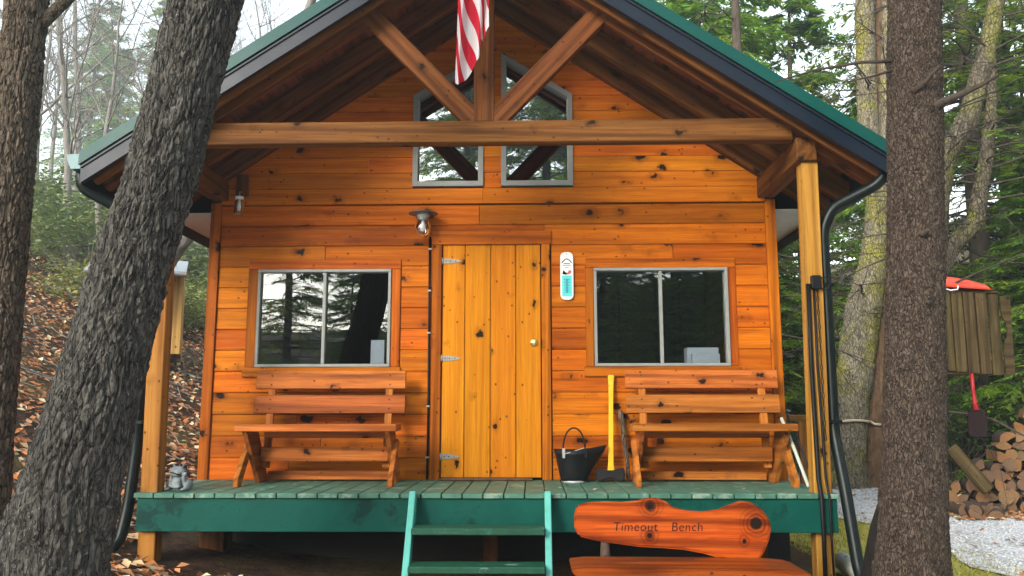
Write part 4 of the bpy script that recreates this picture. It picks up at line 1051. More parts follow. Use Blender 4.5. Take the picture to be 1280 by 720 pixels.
# ------------------------------------------------------------------ trees: generators
def worley(u, v, seed=0):
    """F1 and F2 distances on a jittered grid"""
    ui, vi = np.floor(u).astype(np.int64), np.floor(v).astype(np.int64)
    f1 = np.full(u.shape, 9.); f2 = np.full(u.shape, 9.)
    for a in (-1, 0, 1):
        for b_ in (-1, 0, 1):
            cu, cv = ui + a, vi + b_
            h1 = _perm[_perm[(cu + seed) & 255] + (cv & 255)]; h2 = _perm[h1 + 91]
            d = np.hypot(cu + h1 / 256. - u, cv + h2 / 256. - v)
            f2 = np.where(d < f1, f1, np.minimum(f2, d)); f1 = np.minimum(f1, d)
    return f1, f2
def trunk_mesh(path, k, dz, zhi, style, seed=0):
    """path rows (z,x,y,r); fine rows up to zhi, coarse above"""
    path = np.array(path, float)
    zs = np.concatenate([np.arange(path[0, 0], zhi, dz), np.arange(zhi, path[-1, 0], .06), [path[-1, 0]]])
    x = np.interp(zs, path[:, 0], path[:, 1]); y = np.interp(zs, path[:, 0], path[:, 2]); r = np.interp(zs, path[:, 0], path[:, 3])
    ker = np.ones(15) / 15
    def smo(a):
        p = np.pad(a, 7, mode='edge'); return np.convolve(p, ker, 'valid')
    x, y, r = smo(x), smo(y), smo(r)
    th = np.linspace(0, 2 * np.pi, k, endpoint=False)
    Z = np.repeat(zs[:, None], k, 1); C, Sn = np.cos(th)[None], np.sin(th)[None]
    R0 = .2
    px, py = C * R0 + 0 * Z, Sn * R0 + 0 * Z
    if style == 'oak':
        wx = .05 * perlin(px * 6 + seed, py * 6, Z * 2.2); wz = .10 * perlin(px * 7, py * 7 + seed, Z * 3 + 9)
        q1 = perlin((px + wx) * 21, (py + wx) * 21, (Z + wz) * 5.2 + seed); q2 = perlin((px - wx) * 44, (py + wx) * 44, (Z + wz) * 15 + 40 + seed)
        rid = 1 - np.abs(q1) * 2.0; rid2 = 1 - np.abs(q2) * 2
        D = .019 * np.clip(rid, -.6, 1) ** 3 + .010 * np.clip(rid2, -1, 1) + .006 * perlin(px * 80, py * 80, Z * 50)
        D = -D + .01
    elif style == 'rough':
        wz = .08 * perlin(px * 9, py * 9 + seed, Z * 5)
        q1 = perlin(px * 18 + seed, py * 18, (Z + wz) * 7); q2 = perlin(px * 40, py * 40, Z * 22 + seed)
        D = .014 * np.tanh(3 * q1) + .008 * np.tanh(3 * q2) + .004 * perlin(px * 90, py * 90, Z * 70)
    else:   # scaly plates
        uu = th[None] / (2 * np.pi) * 46 + 0 * Z; wv = Z * 27
        uu2 = uu + 1.1 * perlin(px * 16, py * 16, Z * 9); wv2 = wv + 1.5 * perlin(px * 16 + 5, py * 16, Z * 9)
        uu2 = np.mod(uu2, 46)
        f1, f2 = worley(uu2, wv2, seed)
        D = .0085 * np.clip((f2 - f1) * 1.8, 0, 1) * (.6 + .8 * perlin(px * 20, py * 20, Z * 14)) - .004 + .004 * perlin(px * 75, py * 75, Z * 60) + .005 * perlin(px * 8, py * 8, Z * 4)
    fl_ = np.clip(1 - (Z - path[0, 0]) / .8, 0, 1) ** 2      # root flare lobes
    D = D + fl_ * .05 * np.cos(th * 5 + seed)[None]
    Rr = r[:, None] + D * (.5 + .5 * np.minimum(1, r[:, None] / .15))
    V = np.stack([x[:, None] + Rr * C, y[:, None] + Rr * Sn, Z], -1)
    n_ = len(zs); i = np.arange(n_ - 1)[:, None] * k; j = np.arange(k)[None]; j2 = (j + 1) % k
    F = np.stack([i + j, i + j2, i + k + j2, i + k + j], -1).reshape(-1, 4)
    return npmesh('trunk', V.reshape(-1, 3), [F], True)

class Acc:
    def __init__(s): s.V = []; s.Q = []; s.T = []; s.n = 0
    def tube(s, P, r_, k=5):
        V, F, C = tubenp(P, r_, k, False); s.V.append(V); s.Q.append(F + s.n); s.n += len(V)
    def mesh(s, name): return npmesh(name, np.vstack(s.V), [np.vstack(s.Q)], True)

def branchy(acc, p, d, L, r_, lev, rs_, droop=0.0, k=5, spread=.7, tips=None):
    n_ = 5 if lev > 1 else 4
    P = [np.array(p, float)]; d = np.array(d, float)
    for i in range(n_):
        d = d + rs_.normal(size=3) * .13 + np.array([0, 0, -droop]); d /= np.linalg.norm(d)
        P.append(P[-1] + d * L / n_)
    P = np.array(P); acc.tube(P, np.linspace(r_, r_ * .45, n_ + 1), max(3, k))
    if tips is not None and lev <= 1: tips.append(P)
    if lev > 0:
        nc = rs_.integers(3, 5) if lev > 1 else rs_.integers(3, 6)
        for c in range(nc):
            t = rs_.uniform(.35, 1) if c else 1.0
            q = t * n_; i0 = min(int(q), n_ - 1); pp = P[i0] + (P[i0 + 1] - P[i0]) * (q - i0)
            dd = d + rs_.normal(size=3) * spread; dd /= np.linalg.norm(dd)
            branchy(acc, pp, dd, L * rs_.uniform(.5, .75), r_ * .5, lev - 1, rs_, droop, k - 1, spread, tips)

def bare_tree(seed, H, r0, lean=(0, 0)):
    rs_ = np.random.default_rng(seed); ta = Acc(); ca = Acc()
    n_ = 12; P = [np.zeros(3)]; d = np.array([lean[0], lean[1], 1.])
    for i in range(n_):
        d = d + np.append(rs_.normal(size=2) * .06, 0); d /= np.linalg.norm(d); P.append(P[-1] + d * H / n_)
    P = np.array(P); P[0, 2] -= .3
    ta.tube(P, np.linspace(r0, r0 * .15, n_ + 1), 8)
    for i in range(3, n_ + 1):
        for c in range(2 if i < n_ else 3):
            a = rs_.uniform(0, 6.28); dd = np.array([math.cos(a) * .7, math.sin(a) * .7, rs_.uniform(.5, 1.1)])
            branchy(ca, P[i], dd / np.linalg.norm(dd), H * rs_.uniform(.14, .26) * (1.25 - i / n_ * .6), r0 * (1 - i / n_ * .8) * .4, 3, rs_, -.02, 5, .55)
    return ta.mesh('trunk'), ca.mesh('crown')

def cards(P, D, Nn, L, Wd, cols):
    """diamond leaf quads: base P, direction D, side vector Nn"""
    L = np.asarray(L)[:, None]; Wd = np.asarray(Wd)[:, None]
    V = np.stack([P, P + D * L * .45 + Nn * Wd, P + D * L, P + D * L * .45 - Nn * Wd], 1)
    F = np.arange(len(P) * 4).reshape(-1, 4)
    return V.reshape(-1, 3), F, np.repeat(cols, 4, 0)
def unit(a): return a / (np.linalg.norm(a, axis=-1, keepdims=True) + 1e-9)

def hemlock(seed, H=14., base=1.2, reach=3.2, nbr=170, ntw=15, nsp=24, size=1.15, dead=14):
    rs_ = np.random.default_rng(seed); ta = Acc(); P = np.array([[0, 0, -.3], [0, 0, H * .3], [rs_.normal() * .15, rs_.normal() * .15, H * .7], [0, 0, H]])
    ta.tube(P, [.013 * H + .03, .011 * H, .006 * H, .01], 9)
    LP = []; LD = []; LN = []; LC = []
    for b_ in range(nbr + dead):
        isd = b_ >= nbr
        t = rs_.uniform(base / H, .99) if not isd else rs_.uniform(.08, .4)
        z = t * H; L = (reach * (1 - t) ** .75 + .25) * rs_.uniform(.6, 1.15) * (.7 if isd else 1)
        a = rs_.uniform(0, 6.283); d = np.array([math.cos(a), math.sin(a), .12 - .05 * isd])
        n_ = 7; Q = [np.array([0, 0, z])]; dd = d.copy()
        for i in range(n_):
            dd = dd + np.array([rs_.normal() * .1, rs_.normal() * .1, -.055 + rs_.normal() * .05]); dd /= np.linalg.norm(dd); Q.append(Q[-1] + dd * L / n_)
        Q = np.array(Q); ta.tube(Q, np.linspace(.008 + .008 * L, .003, n_ + 1), 4)
        for w_ in range(ntw if not isd else 7):
            u_ = rs_.uniform(.18, 1.0); q = u_ * n_; i0 = min(int(q), n_ - 1); pp = Q[i0] + (Q[i0 + 1] - Q[i0]) * (q - i0)
            ax_ = unit(Q[i0 + 1] - Q[i0]); side = unit(np.cross(ax_, [0, 0, 1.])) * rs_.choice([-1, 1])
            td = unit(ax_ * rs_.uniform(.5, 1.1) + side * rs_.uniform(.5, 1.1) + np.array([0, 0, rs_.normal() * .12 - .12]))
            tl = L * rs_.uniform(.16, .34) + .12
            e = pp + td * tl + np.array([0, 0, -.10 * tl])
            ta.tube(np.array([pp, (pp + e) / 2 + [0, 0, .03 * tl], e]), [.004, .003, .0015], 3)
            if isd: continue
            s_ = rs_.uniform(.08, 1.05, nsp); sd = rs_.choice([-1, 1], nsp)
            pos = pp + (e - pp) * s_[:, None] + rs_.normal(size=(nsp, 3)) * .012
            sv = unit(np.cross(td, [0, 0, 1.]))
            dr_ = unit(td[None] * rs_.uniform(.4, 1.0, (nsp, 1)) + sv[None] * (sd * rs_.uniform(.5, 1.1, nsp))[:, None] + np.array([0, 0, -.25]) + rs_.normal(size=(nsp, 3)) * .15)
            up = unit(np.array([0, 0, 1.]) + rs_.normal(size=(nsp, 3)) * .35)
            LP.append(pos); LD.append(dr_); LN.append(unit(np.cross(dr_, up)))
            tone = rs_.uniform(.6, 1.25); yel = rs_.uniform(0, 1)
            c = np.array([.12 + .24 * yel * tone, .29 + .19 * yel, .04]) * tone
            LC.append(np.repeat(c[None], nsp, 0) * rs_.uniform(.75, 1.25, (nsp, 1)))
    LP = np.vstack(LP); m_ = len(LP)
    V, F, C = cards(LP, np.vstack(LD), np.vstack(LN), rs_.uniform(.10, .2, m_) * size, rs_.uniform(.012, .024, m_) * size, np.vstack(LC))
    return ta.mesh('trunk'), npmesh('crown', V, [F], False, C)

def shrub(seed, H=1.6, W_=1.3, n_leaf=3200, pal=((.09, .17, .05), (.28, .33, .09)), size=.12):
    rs_ = np.random.default_rng(seed); sa = Acc(); LP = []; LD = []; LC = []
    for s_ in range(26):
        a = rs_.uniform(0, 6.28); rr = rs_.uniform(.2, 1) * W_
        e = np.array([rr * math.cos(a), rr * math.sin(a), H * rs_.uniform(.45, 1.0) * (1 - .3 * (rr / W_) ** 2)])
        mid = e * [.45, .45, .6] + rs_.normal(size=3) * .08
        sa.tube(np.array([[0, 0, -.1], mid, e]), [.018, .012, .005], 4)
        nk = n_leaf // 26
        cl = rs_.uniform(0, 1, nk); pos = mid + (e - mid) * (cl[:, None] ** .6) + rs_.normal(size=(nk, 3)) * .17 * min(1, H / 1.4)
        a2 = rs_.uniform(0, 6.28, nk); LD.append(unit(np.stack([np.cos(a2), np.sin(a2), rs_.uniform(-.7, .4, nk)], -1))); LP.append(pos)
        tone = rs_.uniform(.6, 1.3); mxx = rs_.uniform(0, 1, (nk, 1)); LC.append((np.array(pal[0]) * (1 - mxx) + np.array(pal[1]) * mxx) * tone)
    LP = np.vstack(LP); LD = np.vstack(LD); m_ = len(LP)
    nn = unit(np.cross(LD, unit(np.array([0, 0, 1.]) + rs_.normal(size=(m_, 3)) * .4)))
    V, F, C = cards(LP, LD, nn, rs_.uniform(.7, 1.3, m_) * size, rs_.uniform(.16, .24, m_) * size, np.vstack(LC))
    return sa.mesh('stems'), npmesh('foliage', V, [F], False, C)

def put_tree(name, x, y, rz, s, meshes, mats, names, label, cat, group=None, dz=0, lean=None):
    o = empty(name, (x, y, float(gh(x, y)) + dz), label, cat, group)
    m = MW[o.name] @ (Matrix.Rotation(lean[0], 4, Vector(lean[1])) if lean else Matrix.Identity(4)) @ Matrix.Rotation(rz, 4, 'Z') @ Matrix.Scale(s, 4)
    for me, mt, nm in zip(meshes, mats, names):
        if not me.materials: me.materials.append(mt)
        link(nm, me, None, o, m)
    return o

# ------------------------------------------------------------------ three near trunks
ok_ = empty('oak_tree', (-2.12, -2.9, -.62), 'thick leaning tree with furrowed dark bark before the left eave', 'tree')
op = [(-.8, -2.28, -2.9, .46), (-.6, -2.2, -2.9, .38), (-.35, -2.14, -2.9, .315), (-.1, -2.07, -2.9, .272), (.2, -2.005, -2.9, .238), (.6, -1.92, -2.9, .212), (1.35, -1.764, -2.9, .192), (1.8, -1.64, -2.9, .181), (2.84, -1.445, -2.9, .187), (4, -1.2, -2.88, .18), (6, -.85, -2.85, .15), (9, -.5, -2.7, .06)]
link('trunk', trunk_mesh(op, 340, .0075, 3.2, 'oak', 3), M['oak'], ok_)
ca = Acc(); rs_ = np.random.default_rng(5)
for z, a in ((5.0, 1.0), (5.8, 3.6), (6.6, 5.2), (7.4, 2.0), (8.2, 4.2), (9.0, .5)):
    x = np.interp(z, [p[0] for p in op], [p[1] for p in op]); branchy(ca, (x, -2.85, z), (math.cos(a) * .6, math.sin(a) * .6, .8), 2.2, .05, 3, rs_, -.02, 5, .5)
link('crown', ca.mesh('crown'), M['oak2'], ok_)
fl_ = empty('roadside_tree', (-3.72, -1.0, -.5), 'straight brown barked tree at the far left edge', 'tree')
fpth = [(-.8, -3.74, -1.0, .27), (-.3, -3.73, -1.0, .215), (.3, -3.72, -1, .185), (2, -3.715, -1, .165), (3.9, -3.70, -1, .152), (6, -3.7, -1, .13), (9, -3.6, -1, .05)]
link('trunk', trunk_mesh(fpth, 260, .010, 4.3, 'oak', 18), M['oak2'], fl_)
ca = Acc(); rs_ = np.random.default_rng(6)
branchy(ca, (-3.60, -1.0, 3.62), (.35, -.1, 1), 2.2, .05, 3, rs_, -.02, 6, .5)
for z, a in ((5.0, 2.0), (6, 4.6), (7, .3), (8, 3.2)): branchy(ca, (-3.7, -1, z), (math.cos(a) * .6, math.sin(a) * .6, .8), 1.8, .04, 3, rs_, -.02, 5, .5)
link('crown', ca.mesh('crown'), M['oak2'], fl_)
sp_ = empty('spruce_tree', (2.6, -2.1, -.66), 'tall straight spruce trunk with scaly brown bark beside the right eave', 'tree')
spp = [(-.85, 2.48, -2.1, .30), (-.55, 2.53, -2.1, .235), (-.2, 2.575, -2.1, .20), (.3, 2.625, -2.1, .180), (1.62, 2.73, -2.1, .165), (3.2, 2.835, -2.1, .160), (5, 2.95, -2.1, .15), (8, 3.1, -2.1, .11), (12, 3.2, -2.1, .03)]
link('trunk', trunk_mesh(spp, 330, .0075, 3.4, 'scale', 2), M['spruce'], sp_)
def stub(p, d, L, r0): 
    p = np.array(p); d = np.array(d); d = d / np.linalg.norm(d); rs2 = np.random.default_rng(int(abs(p[2]) * 100))
    P = [p + d * L * t + rs2.normal(size=3) * .008 for t in np.linspace(0, 1, 5)]
    tube('branch_stub', P, np.linspace(r0 * 1.15, r0 * .35, 5), M['bark_stub'], sp_, 8)
stub((2.82, -2.2, 2.42), (.9, -.3, .42), .42, .026)
stub((2.72, -2.24, 2.52), (.45, -.7, .55), .20, .020)
stub((2.70, -2.25, 1.62), (.25, -.9, .25), .07, .022)
stub((2.70, -2.25, 1.19), (-.2, -.9, .35), .07, .022)
stub((2.82, -2.24, 3.12), (-.15, -.8, .5), .11, .014); stub((2.86, -2.24, 3.14), (.1, -.8, .5), .09, .012)
P = [(2.72, -2.12, 2.78), (2.45, -2.15, 2.76), (2.2, -2.05, 2.755), (1.95, -2.0, 2.70)]
tube('twig', P, [.013, .010, .008, .004], M['bark_stub'], sp_, 6); tube('twig', [(2.7, -2.12, 2.73), (2.5, -2.16, 2.66), (2.28, -2.2, 2.60)], [.01, .007, .003], M['bark_stub'], sp_, 6)
ca = Acc(); rs_ = np.random.default_rng(9)
for q in range(40):
    z = rs_.uniform(4.6, 11.5); a = rs_.uniform(0, 6.28); x = np.interp(z, [p[0] for p in spp], [p[1] for p in spp])
    branchy(ca, (x, -2.1, z), (math.cos(a), math.sin(a), -.05), 1.8 * (1.1 - z / 13), .018, 2, rs_, .03, 4, .5)
tag(link('dead_twigs', ca.mesh('dead_twigs'), M['darkbark'], sp_), kind='stuff')
stb = tube('dark_root', [(2.33, -2.02, -.80), (2.38, -2.02, -.45), (2.43, -2.03, -.12), (2.475, -2.05, .10)], [.11, .09, .06, .03], M['wetbark'], sp_, 12)

# ------------------------------------------------------------------ middle distance trees, right
def stemtree(name, label, stems, mat, y, twigs=0, seed=0, dz=0):
    x0 = stems[0][0][1]; o = empty(name, (x0, y, float(gh(x0, y))), label, 'tree'); rs_ = np.random.default_rng(seed)
    ca = Acc()
    for st_, mt in stems_iter(stems, mat):
        pts = np.array([(p[1], y + (p[3] if len(p) > 3 else 0), p[0]) for p in st_]); rr = np.array([p[2] for p in st_])
        t = np.linspace(0, len(pts) - 1, 120); ti = np.arange(len(pts))
        P = np.stack([np.interp(t, ti, pts[:, c]) for c in range(3)], -1)
        for _ in range(3): P[1:-1] = (P[:-2] + 2 * P[1:-1] + P[2:]) / 4
        rad = np.interp(t, ti, rr)
        V, F, C = tubenp(P, rad, 48, True)
        nz = .10 * fbm(V[:, 0] * 5, V[:, 1] * 5, V[:, 2] * 3, 3); cidx = np.clip(np.arange(len(V)) // 48, 0, 119)
        nz = nz + .09 * np.abs(perlin(V[:, 0] * 22, V[:, 1] * 22, V[:, 2] * 7)); dv = V - P[cidx]; V = V + dv * (nz[:, None] * 1.3)
        link('trunk', npmesh('trunk', V, [F, C], True), mt, o)
        for q in range(twigs):
            i = rs_.integers(36, 120); a = rs_.uniform(0, 6.28)
            branchy(ca, P[i], (math.cos(a), math.sin(a), rs_.uniform(-.2, .3)), rs_.uniform(.6, 1.6), .018, 2, rs_, .03, 4, .5)
    if twigs: tag(link('dead_twigs', ca.mesh('dead_twigs'), M['darkbark'], o), kind='stuff')
    return o
def stems_iter(stems, mat):
    for i, s_ in enumerate(stems): yield s_, (mat[i] if isinstance(mat, (list, tuple)) else mat)
stemtree('mossy_tree', 'twin trunked tree with pale mossy bark behind the right porch post',
         [[(-.7, 5.15, .34), (-.3, 5.2, .27), (.5, 5.30, .25), (1.36, 5.45, .255), (2.2, 5.62, .25), (3.0, 5.86, .21), (3.94, 5.98, .18), (5.3, 5.88, .155), (7.4, 5.95, .145), (10, 6.2, .09), (13, 6.1, .02)],
          [(-.7, 5.70, .32, .1), (-.3, 5.68, .25, .1), (.4, 5.74, .20, .1), (1.4, 5.9, .19, .1), (3.9, 6.12, .17, .1), (5.3, 6.05, .15, .1), (7.4, 6.3, .14, .1), (11, 6.6, .03, .1)],
          [(4.3, 5.95, .12), (5.2, 6.15, .13), (6.2, 6.25, .12), (7.4, 6.35, .11), (10, 6.6, .03)]],
         [M['mossbark'], M['redbark'], M['mossbark']], 6.0, 16, 31)
stemtree('leaning_tree', 'curved mossy stems leaning right behind the plank box',
         [[(-.5, 5.9, .22), (1.2, 6.05, .18), (2.5, 6.28, .16), (3.6, 6.40, .16), (4.3, 6.55, .155), (4.9, 6.95, .15), (5.9, 7.3, .13), (7.0, 7.6, .11), (10, 8.2, .03)],
          [(1.5, 6.05, .13), (2.5, 6.3, .13), (2.95, 6.55, .125), (3.35, 6.95, .12), (4.2, 7.15, .10), (4.8, 7.28, .09), (8, 7.6, .02)]],
         [M['limbbark'], M['limbbark']], 5.0, 26, 32)
stemtree('slender_tree', 'thin brown trunk carrying the weathered plank box', [[(-.75, 4.82, .13, -.0), (-.3, 4.80, .085), (1, 4.79, .075), (4, 4.85, .07), (8, 4.9, .05), (12, 5.0, .01)]], M['redbark'], 2.56, 14, 33)
stemtree('dark_tree', 'dark slender trunk seen between cabin corner and right porch post', [[(-.6, 3.9, .13), (1, 3.85, .11), (3, 3.72, .10), (7, 3.7, .07), (12, 3.7, .01)]], M['darkbark'], 5.6, 18, 34)
stemtree('grey_tree', 'pale grey trunk leaning right in the gap left of the cabin', [[(1.4, -6.75, .22), (2.6, -6.1, .17), (3.4, -5.55, .15), (4.3, -4.95, .14), (6, -4.1, .11), (9, -3.0, .03)]], M['mistbark'], 6.4, 6, 35)
rp = tube('rope', [(5.28 + .30 * math.cos(a), 6.0 + .30 * math.sin(a), .42 + .01 * math.sin(3 * a)) for a in np.linspace(-3.4, -.35, 16)] + [(5.62, 5.86, .37), (5.78, 5.88, .36)], .02, M['rope'], None, 6)
tag(rp, 'pale rope tied around the mossy twin tree', 'rope')

# hemlocks
HM = [hemlock(41, 14, 1.0, 3.4), hemlock(42, 16, 1.6, 3.8, 170), hemlock(43, 11, .6, 2.8, 140)]
hl = [(4.3, 10.5, .0, 1.0, 0, 'green hemlock close behind the cabin roof, right of the ridge'),
      (8.6, 8.0, 2.1, 1.0, 1, 'hemlock with drooping dark twigs behind the plank box'),
      (10.6, 5.6, 4.0, .9, 2, 'bushy hemlock at the right edge behind the woodpile'),
      (7.2, 13.5, 1.2, 1.1, 2, 'hemlock between the mossy trunk and the spruce, farther back'),
      (11.5, 12.0, 3.3, 1.1, 0, 'tall hemlock rising behind the curved mossy stems'),
      (2.2, 17.0, 5.1, 1.15, 1, 'pale hemlock behind the right roof slope'),
      (6.2, 20.0, .7, 1.2, 0, 'misty hemlock above the right eave'),
      (16.5, 14.5, 4.4, 1.1, 0, 'far hemlock at the right margin on the rising bank')]
for x, y, rz, s_, v_, lab in hl:
    put_tree('hemlock_tree', x, y, rz, s_, HM[v_], (M['darkbark'], M['needles']), ('trunk', 'crown'), lab, 'tree', 'hemlocks right of the cabin')
for x, y, rz, s_, v_, lab in ((4.7, 8.6, 0, .5, 2, 'young bright hemlock between cabin corner and mossy trunk'), (6.9, 8.4, 1, .55, 0, 'young hemlock just right of the mossy twin trunk'), (8.3, 5.9, 2, .5, 2, 'young hemlock right behind the plank box'),
                              (9.8, 8.4, 3, .6, 0, 'young hemlock at the right edge above the woodpile'), (5.6, 11.5, 4, .6, 2, 'young hemlock under the right eave tip, farther back'), (12.2, 8.8, 5, .7, 2, 'young hemlock at the right margin on the bank')):
    put_tree('young_hemlock', x, y, rz, s_, HM[v_], (M['darkbark'], M['needles']), ('trunk', 'crown'), lab, 'tree', 'young hemlocks right of the cabin')
for x, y, rz, s_, v_ in ((-32, 62, 1, 1.3, 1), (-26, 58, 2, 1.2, 0), (-38, 66, 3, 1.4, 2), (-20, 66, 4, 1.3, 1), (-44, 72, 5, 1.5, 0), (-31, 80, .5, 1.5, 2), (-49, 84, 2.5, 1.6, 1), (-22, 84, 1.5, 1.4, 0)):
    put_tree('hemlock_tree', x, y, rz, s_, HM[v_], (M['darkbark'], M['needles']), ('trunk', 'crown'), 'evergreen fading into the mist on the left hillside', 'tree', 'misty evergreens on the left hillside')
# woods behind the viewer: what the windows mirror
for x, y, rz, s_, v_ in ((-2.4, -26, .9, 1.15, 1), (2.7, -27.5, 4.9, 1.1, 1), (-13, -21, .3, .55, 2), (-9.5, -20, 1.3, .5, 2), (-6, -22, 2.3, .6, 2), (-2.8, -20.5, 3.3, .5, 2), (.4, -22, 4.3, .55, 2), (3.2, -20, 5.3, .5, 2), (6.8, -19.5, .8, .6, 2), (8.3, -21, 3.8, .6, 2), (12, -20, 1.8, .55, 2), (5.0, -18.5, 2.2, .55, 2), (6.0, -16.5, 1.2, .6, 2), (9.0, -17, 2.9, .6, 2), (4.0, -17.3, 4.4, .55, 2), (5.2, -21, .7, .8, 2), (9.4, -22, 2.7, .9, 2), (7.2, -25, 1.7, 1.0, 0), (-9.5, -26, 1, 1.0, 0), (-2.5, -31, 2, 1.1, 1), (3.5, -29, 3, 1.0, 0), (14.5, -24, 4, 1.0, 2), (2.8, -38, 5, 1.2, 1), (-26, -30, .4, 1.2, 1), (1.0, -30, 1.1, 1.35, 1), (20, -34, .9, 1.2, 0), (12, -38, 2.2, 1.2, 1), (-8, -42, 2.2, 1.3, 2)):
    put_tree('hemlock_tree', x, y, rz, s_, HM[v_], (M['darkbark'], M['needles']), ('trunk', 'crown'), 'hemlock facing the cabin, mirrored in the window glass', 'tree', 'hemlocks mirrored in the windows')

# bare trees in the mist, left
BT = [bare_tree(51, 11, .13), bare_tree(52, 13, .16, (.08, 0)), bare_tree(53, 9, .10, (-.1, 0))]
bl = [(-9.8, 12, 0, .9, 2), (-12.5, 15, 1, 1.0, 0), (-10.8, 19, 2, 1.0, 1), (-15.5, 18, 3, 1.1, 1), (-13.5, 24, 4, 1.1, 0), (-19, 24, 5, 1.2, 2), (-17, 30, 6, 1.2, 1), (-9.5, 25, 1.5, 1.1, 0), (-22, 32, 2.5, 1.3, 1), (-13, 34, 3.5, 1.3, 0), (-27, 38, 4.5, 1.4, 2), (-7.5, 18, .6, 1.0, 0), (-6.5, 26, 3.9, 1.2, 1), (-20, 42, 5.5, 1.5, 0)]
near_bare = {0: 'nearest leafless sapling on the left bank, leaning left of the leaning trunk', 1: 'leafless grey tree right beside the far left trunk', 11: 'leafless tree whose twigs rise above the left roof slope'}
for q, (x, y, rz, s_, v_) in enumerate(bl):
    put_tree('bare_tree', x, y, rz, s_, BT[v_], (M['mistbark'], M['mistbark']), ('trunk', 'crown'), near_bare.get(q, 'leafless grey tree farther up the misty left hillside'), 'tree', 'bare trees on the left hillside')

# shrubs
SH = [shrub(61), shrub(62, 1.3, 1.2), shrub(63, 1.1, 1.0, 2600, ((.16, .2, .05), (.42, .42, .11)), .10)]
sl_ = [(-8.6, 9.5, 0, 1.2, 2), (-9.9, 11.5, 1, 1.4, 0), (-8.2, 12.5, 2, 1.3, 2), (-11.3, 13.5, 3, 1.5, 1), (-9.5, 15, 4, 1.5, 0), (-7.6, 10.5, 5, 1.1, 2), (-12.4, 16.5, .5, 1.6, 1), (-10.6, 17.5, 1.5, 1.6, 2), (-14.2, 17, 2.5, 1.6, 0), (-6.9, 13.0, 2.9, 1.3, 1)]
for x, y, rz, s_, v_ in sl_:
    put_tree('rhododendron', x, y, rz, s_, SH[v_], (M['mistbark'], M['leaves']), ('stems', 'foliage'), 'leafy green shrub on the bank between the two left trees', 'shrub', 'shrubs on the left bank')
for x, y, rz, s_, v_, lab in ((5.9, 6.6, 0, .7, 1, 'low dark evergreen bush under the plank box'), (7.4, 7.2, 1, .9, 0, 'evergreen bush behind the woodpile'), (9.3, 6.9, 2, .9, 1, 'evergreen bush at the right edge above the woodpile')):
    put_tree('evergreen_bush', x, y, rz, s_, SH[v_], (M['darkbark'], M['leaves']), ('stems', 'foliage'), lab, 'shrub')

# ------------------------------------------------------------------ ground stuff
def scatter_leaves(name, pts, size, pal, lift, label, cat, mat, curl=.35):
    n_ = len(pts); x, y = pts[:, 0], pts[:, 1]; z = gh(x, y)
    e = .05; nx_ = -(gh(x + e, y) - gh(x - e, y)) / (2 * e); ny_ = -(gh(x, y + e) - gh(x, y - e)) / (2 * e)
    N = unit(np.stack([nx_, ny_, np.ones(n_)], -1) + rng.normal(size=(n_, 3)) * curl)
    a = rng.normal(size=(n_, 3)); D = unit(a - N * (a * N).sum(1)[:, None]); Sd = np.cross(N, D)
    P = np.stack([x, y, z + rng.uniform(lift[0], lift[1], n_)], -1)
    L = rng.uniform(size[0], size[1], n_)[:, None]
    V = np.stack([P - D * L * .5, P + Sd * L * .33 + N * L * .12, P + D * L * .5, P - Sd * L * .33 + N * L * .12], 1).reshape(-1, 3)
    ii = np.arange(n_)[:, None] * 4
    T = np.concatenate([ii + [0, 1, 2], ii + [0, 2, 3]])
    pal = np.array(pal); c = pal[rng.integers(0, len(pal), n_)] * rng.uniform(.7, 1.7, (n_, 1))
    o = link(name, npmesh(name, V, [T], False, np.repeat(c, 4, 0)), mat); return tag(o, label, cat, kind='stuff')
pal = [(.38, .13, .05), (.45, .18, .08), (.50, .24, .12), (.28, .10, .04), (.58, .36, .2), (.38, .11, .035), (.18, .09, .05), (.54, .44, .27)]
A = np.stack([-2.7 - 9.5 * rng.uniform(0, 1, 26000) ** 1.3, rng.uniform(-3.5, 17, 26000)], -1)
Bq = np.stack([rng.uniform(-3.4, 3.2, 3500), rng.uniform(-3.8, -1.2, 3500)], -1)
Cq = np.stack([rng.uniform(4.6, 12, 12000), 3.2 + 10 * rng.uniform(0, 1, 12000) ** 1.2], -1)
Cq = Cq[Cq[:, 0] > np.interp(Cq[:, 1], [2, 3.4, 6, 10, 16], [6, 5.3, 6.0, 6.8, 8.3])]
Eq = np.stack([rng.uniform(5.0, 7.0, 900), rng.uniform(2.2, 3.0, 900)], -1)
scatter_leaves('leaf_litter', np.vstack([A, Bq, Cq]), (.06, .12), pal, (.005, .05), 'brown fallen leaves covering the forest floor', 'leaves', M['litter'])
scatter_leaves('driveway_leaves', np.vstack([Eq, np.stack([rng.uniform(3.9, 6.5, 260), rng.uniform(-1, 8, 260)], -1)]), (.05, .09), pal, (.045, .06), 'scattered fallen leaves on the gravel driveway', 'leaves', M['litter'], .2)
# twigs on the slope
ca = Acc()
for q in range(420):
    if q < 330: x, y = -2.7 - 6 * rng.uniform(0, 1) ** 1.2, rng.uniform(-2.5, 12)
    else: x, y = rng.uniform(6, 11), rng.uniform(4, 9)
    a = rng.uniform(0, 6.28); L = rng.uniform(.2, .9); d = np.array([math.cos(a), math.sin(a)]) * L
    P = np.array([(x + d[0] * t, y + d[1] * t, float(gh(x + d[0] * t, y + d[1] * t)) + .03 + rng.uniform(0, .05)) for t in (0, .5, 1)])
    ca.tube(P, [.009, .007, .004], 4)
tag(link('fallen_twigs', ca.mesh('fallen_twigs'), M['mistbark']), 'fallen twigs and sticks lying among the leaves', 'twigs', kind='stuff')
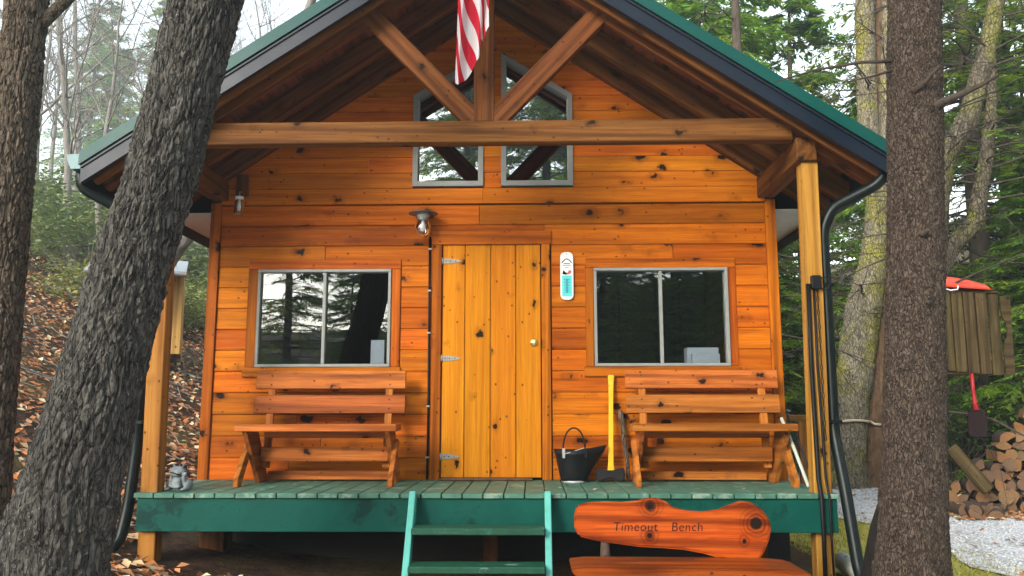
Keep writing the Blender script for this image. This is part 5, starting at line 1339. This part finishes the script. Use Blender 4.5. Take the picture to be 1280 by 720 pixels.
# grass
n_ = 16000; x = rng.uniform(2.7, 4.1, n_); y = rng.uniform(-3.2, 5, n_)
x = np.where(rng.uniform(size=n_) < .3, x + np.maximum(0, -.6 - y) * rng.uniform(0, .6, n_), x)
P = np.stack([x, y, gh(x, y) + .012], -1); a = rng.uniform(0, 6.28, n_)
D = unit(np.stack([np.cos(a) * .6, np.sin(a) * .6, rng.uniform(.3, 1, n_)], -1)); Nn = unit(np.cross(D, rng.normal(size=(n_, 3))))
cg = np.array([.34, .33, .06]) * rng.uniform(.6, 1.5, (n_, 1)) + rng.uniform(0, .06, (n_, 1)) * np.array([1, .6, .2])
V, F, C = cards(P, D, Nn, rng.uniform(.03, .07, n_), np.full(n_, .004), cg)
tag(link('grass', npmesh('grass', V, [F], False, C), M['grass']), 'short yellow green grass beside the driveway', 'grass', kind='stuff')
# gravel stones
n_ = 7000; y = rng.uniform(-1.5, 8, n_); x = rng.uniform(3.9, 6.4, n_)
keep = x < np.interp(y, [-9, -1, 1.5, 2.6, 3.4, 6, 10], [11, 9, 7.6, 6.6, 5.5, 6.1, 7]); x, y = x[keep], y[keep]; n_ = len(x)
oc = np.array([(1, 0, 0), (-1, 0, 0), (0, 1, 0), (0, -1, 0), (0, 0, .7), (0, 0, -.7)], float); of = np.array([(0, 2, 4), (2, 1, 4), (1, 3, 4), (3, 0, 4), (2, 0, 5), (1, 2, 5), (3, 1, 5), (0, 3, 5)])
sz = rng.uniform(.008, .022, n_); V = (oc[None] * rng.uniform(.6, 1.3, (n_, 6, 1)) * sz[:, None, None] + np.stack([x, y, gh(x, y) + .04], -1)[:, None]).reshape(-1, 3)
F = (of[None] + (np.arange(n_) * 6)[:, None, None]).reshape(-1, 3)
tag(link('gravel', npmesh('gravel', V, [F]), M['stone']), 'loose pale gravel stones on the driveway', 'gravel', kind='stuff')

# bits of leaf and chips on the deck
n_ = 46; x = rng.uniform(-2.3, 2.3, n_); y = -1.1 + 1.0 * rng.uniform(0, 1, n_) ** 1.3
a = rng.uniform(0, 6.28, n_); P = np.stack([x, y, np.full(n_, .004)], -1); D = np.stack([np.cos(a), np.sin(a), rng.uniform(.02, .25, n_)], -1); Nn = np.stack([-np.sin(a), np.cos(a), rng.uniform(-.1, .2, n_)], -1)
V, F, C = cards(P, D, Nn, rng.uniform(.02, .065, n_), rng.uniform(.006, .016, n_), np.array(pal)[rng.integers(0, len(pal), n_)])
tag(link('deck_debris', npmesh('deck_debris', V, [F], False, C), M['litter']), 'small dry leaf scraps scattered on the green deck', 'leaves', kind='stuff')

# ------------------------------------------------------------------ haze
HAZE = .0025
if HAZE:
    b = NB('haze_air'); b.t.nodes.remove(b.b)
    pv = b.n('VolumePrincipled'); pv.inputs['Color'].default_value = (.86, .97, 1, 1); pv.inputs['Density'].default_value = HAZE; pv.inputs['Anisotropy'].default_value = .2
    b.l(pv.outputs[0], b.out.inputs['Volume'])
    lo, hi = Vector((-135, -135, -9)), Vector((135, 135, 75)); c = (lo + hi) / 2
    bm = bmesh.new(); bmesh.ops.create_cube(bm, size=1); bmesh.ops.scale(bm, vec=hi - lo, verts=bm.verts)
    me = bpy.data.meshes.new('haze'); bm.to_mesh(me); bm.free()
    tag(link('haze', me, b.m, None, Matrix.Translation(c)), kind='stuff')
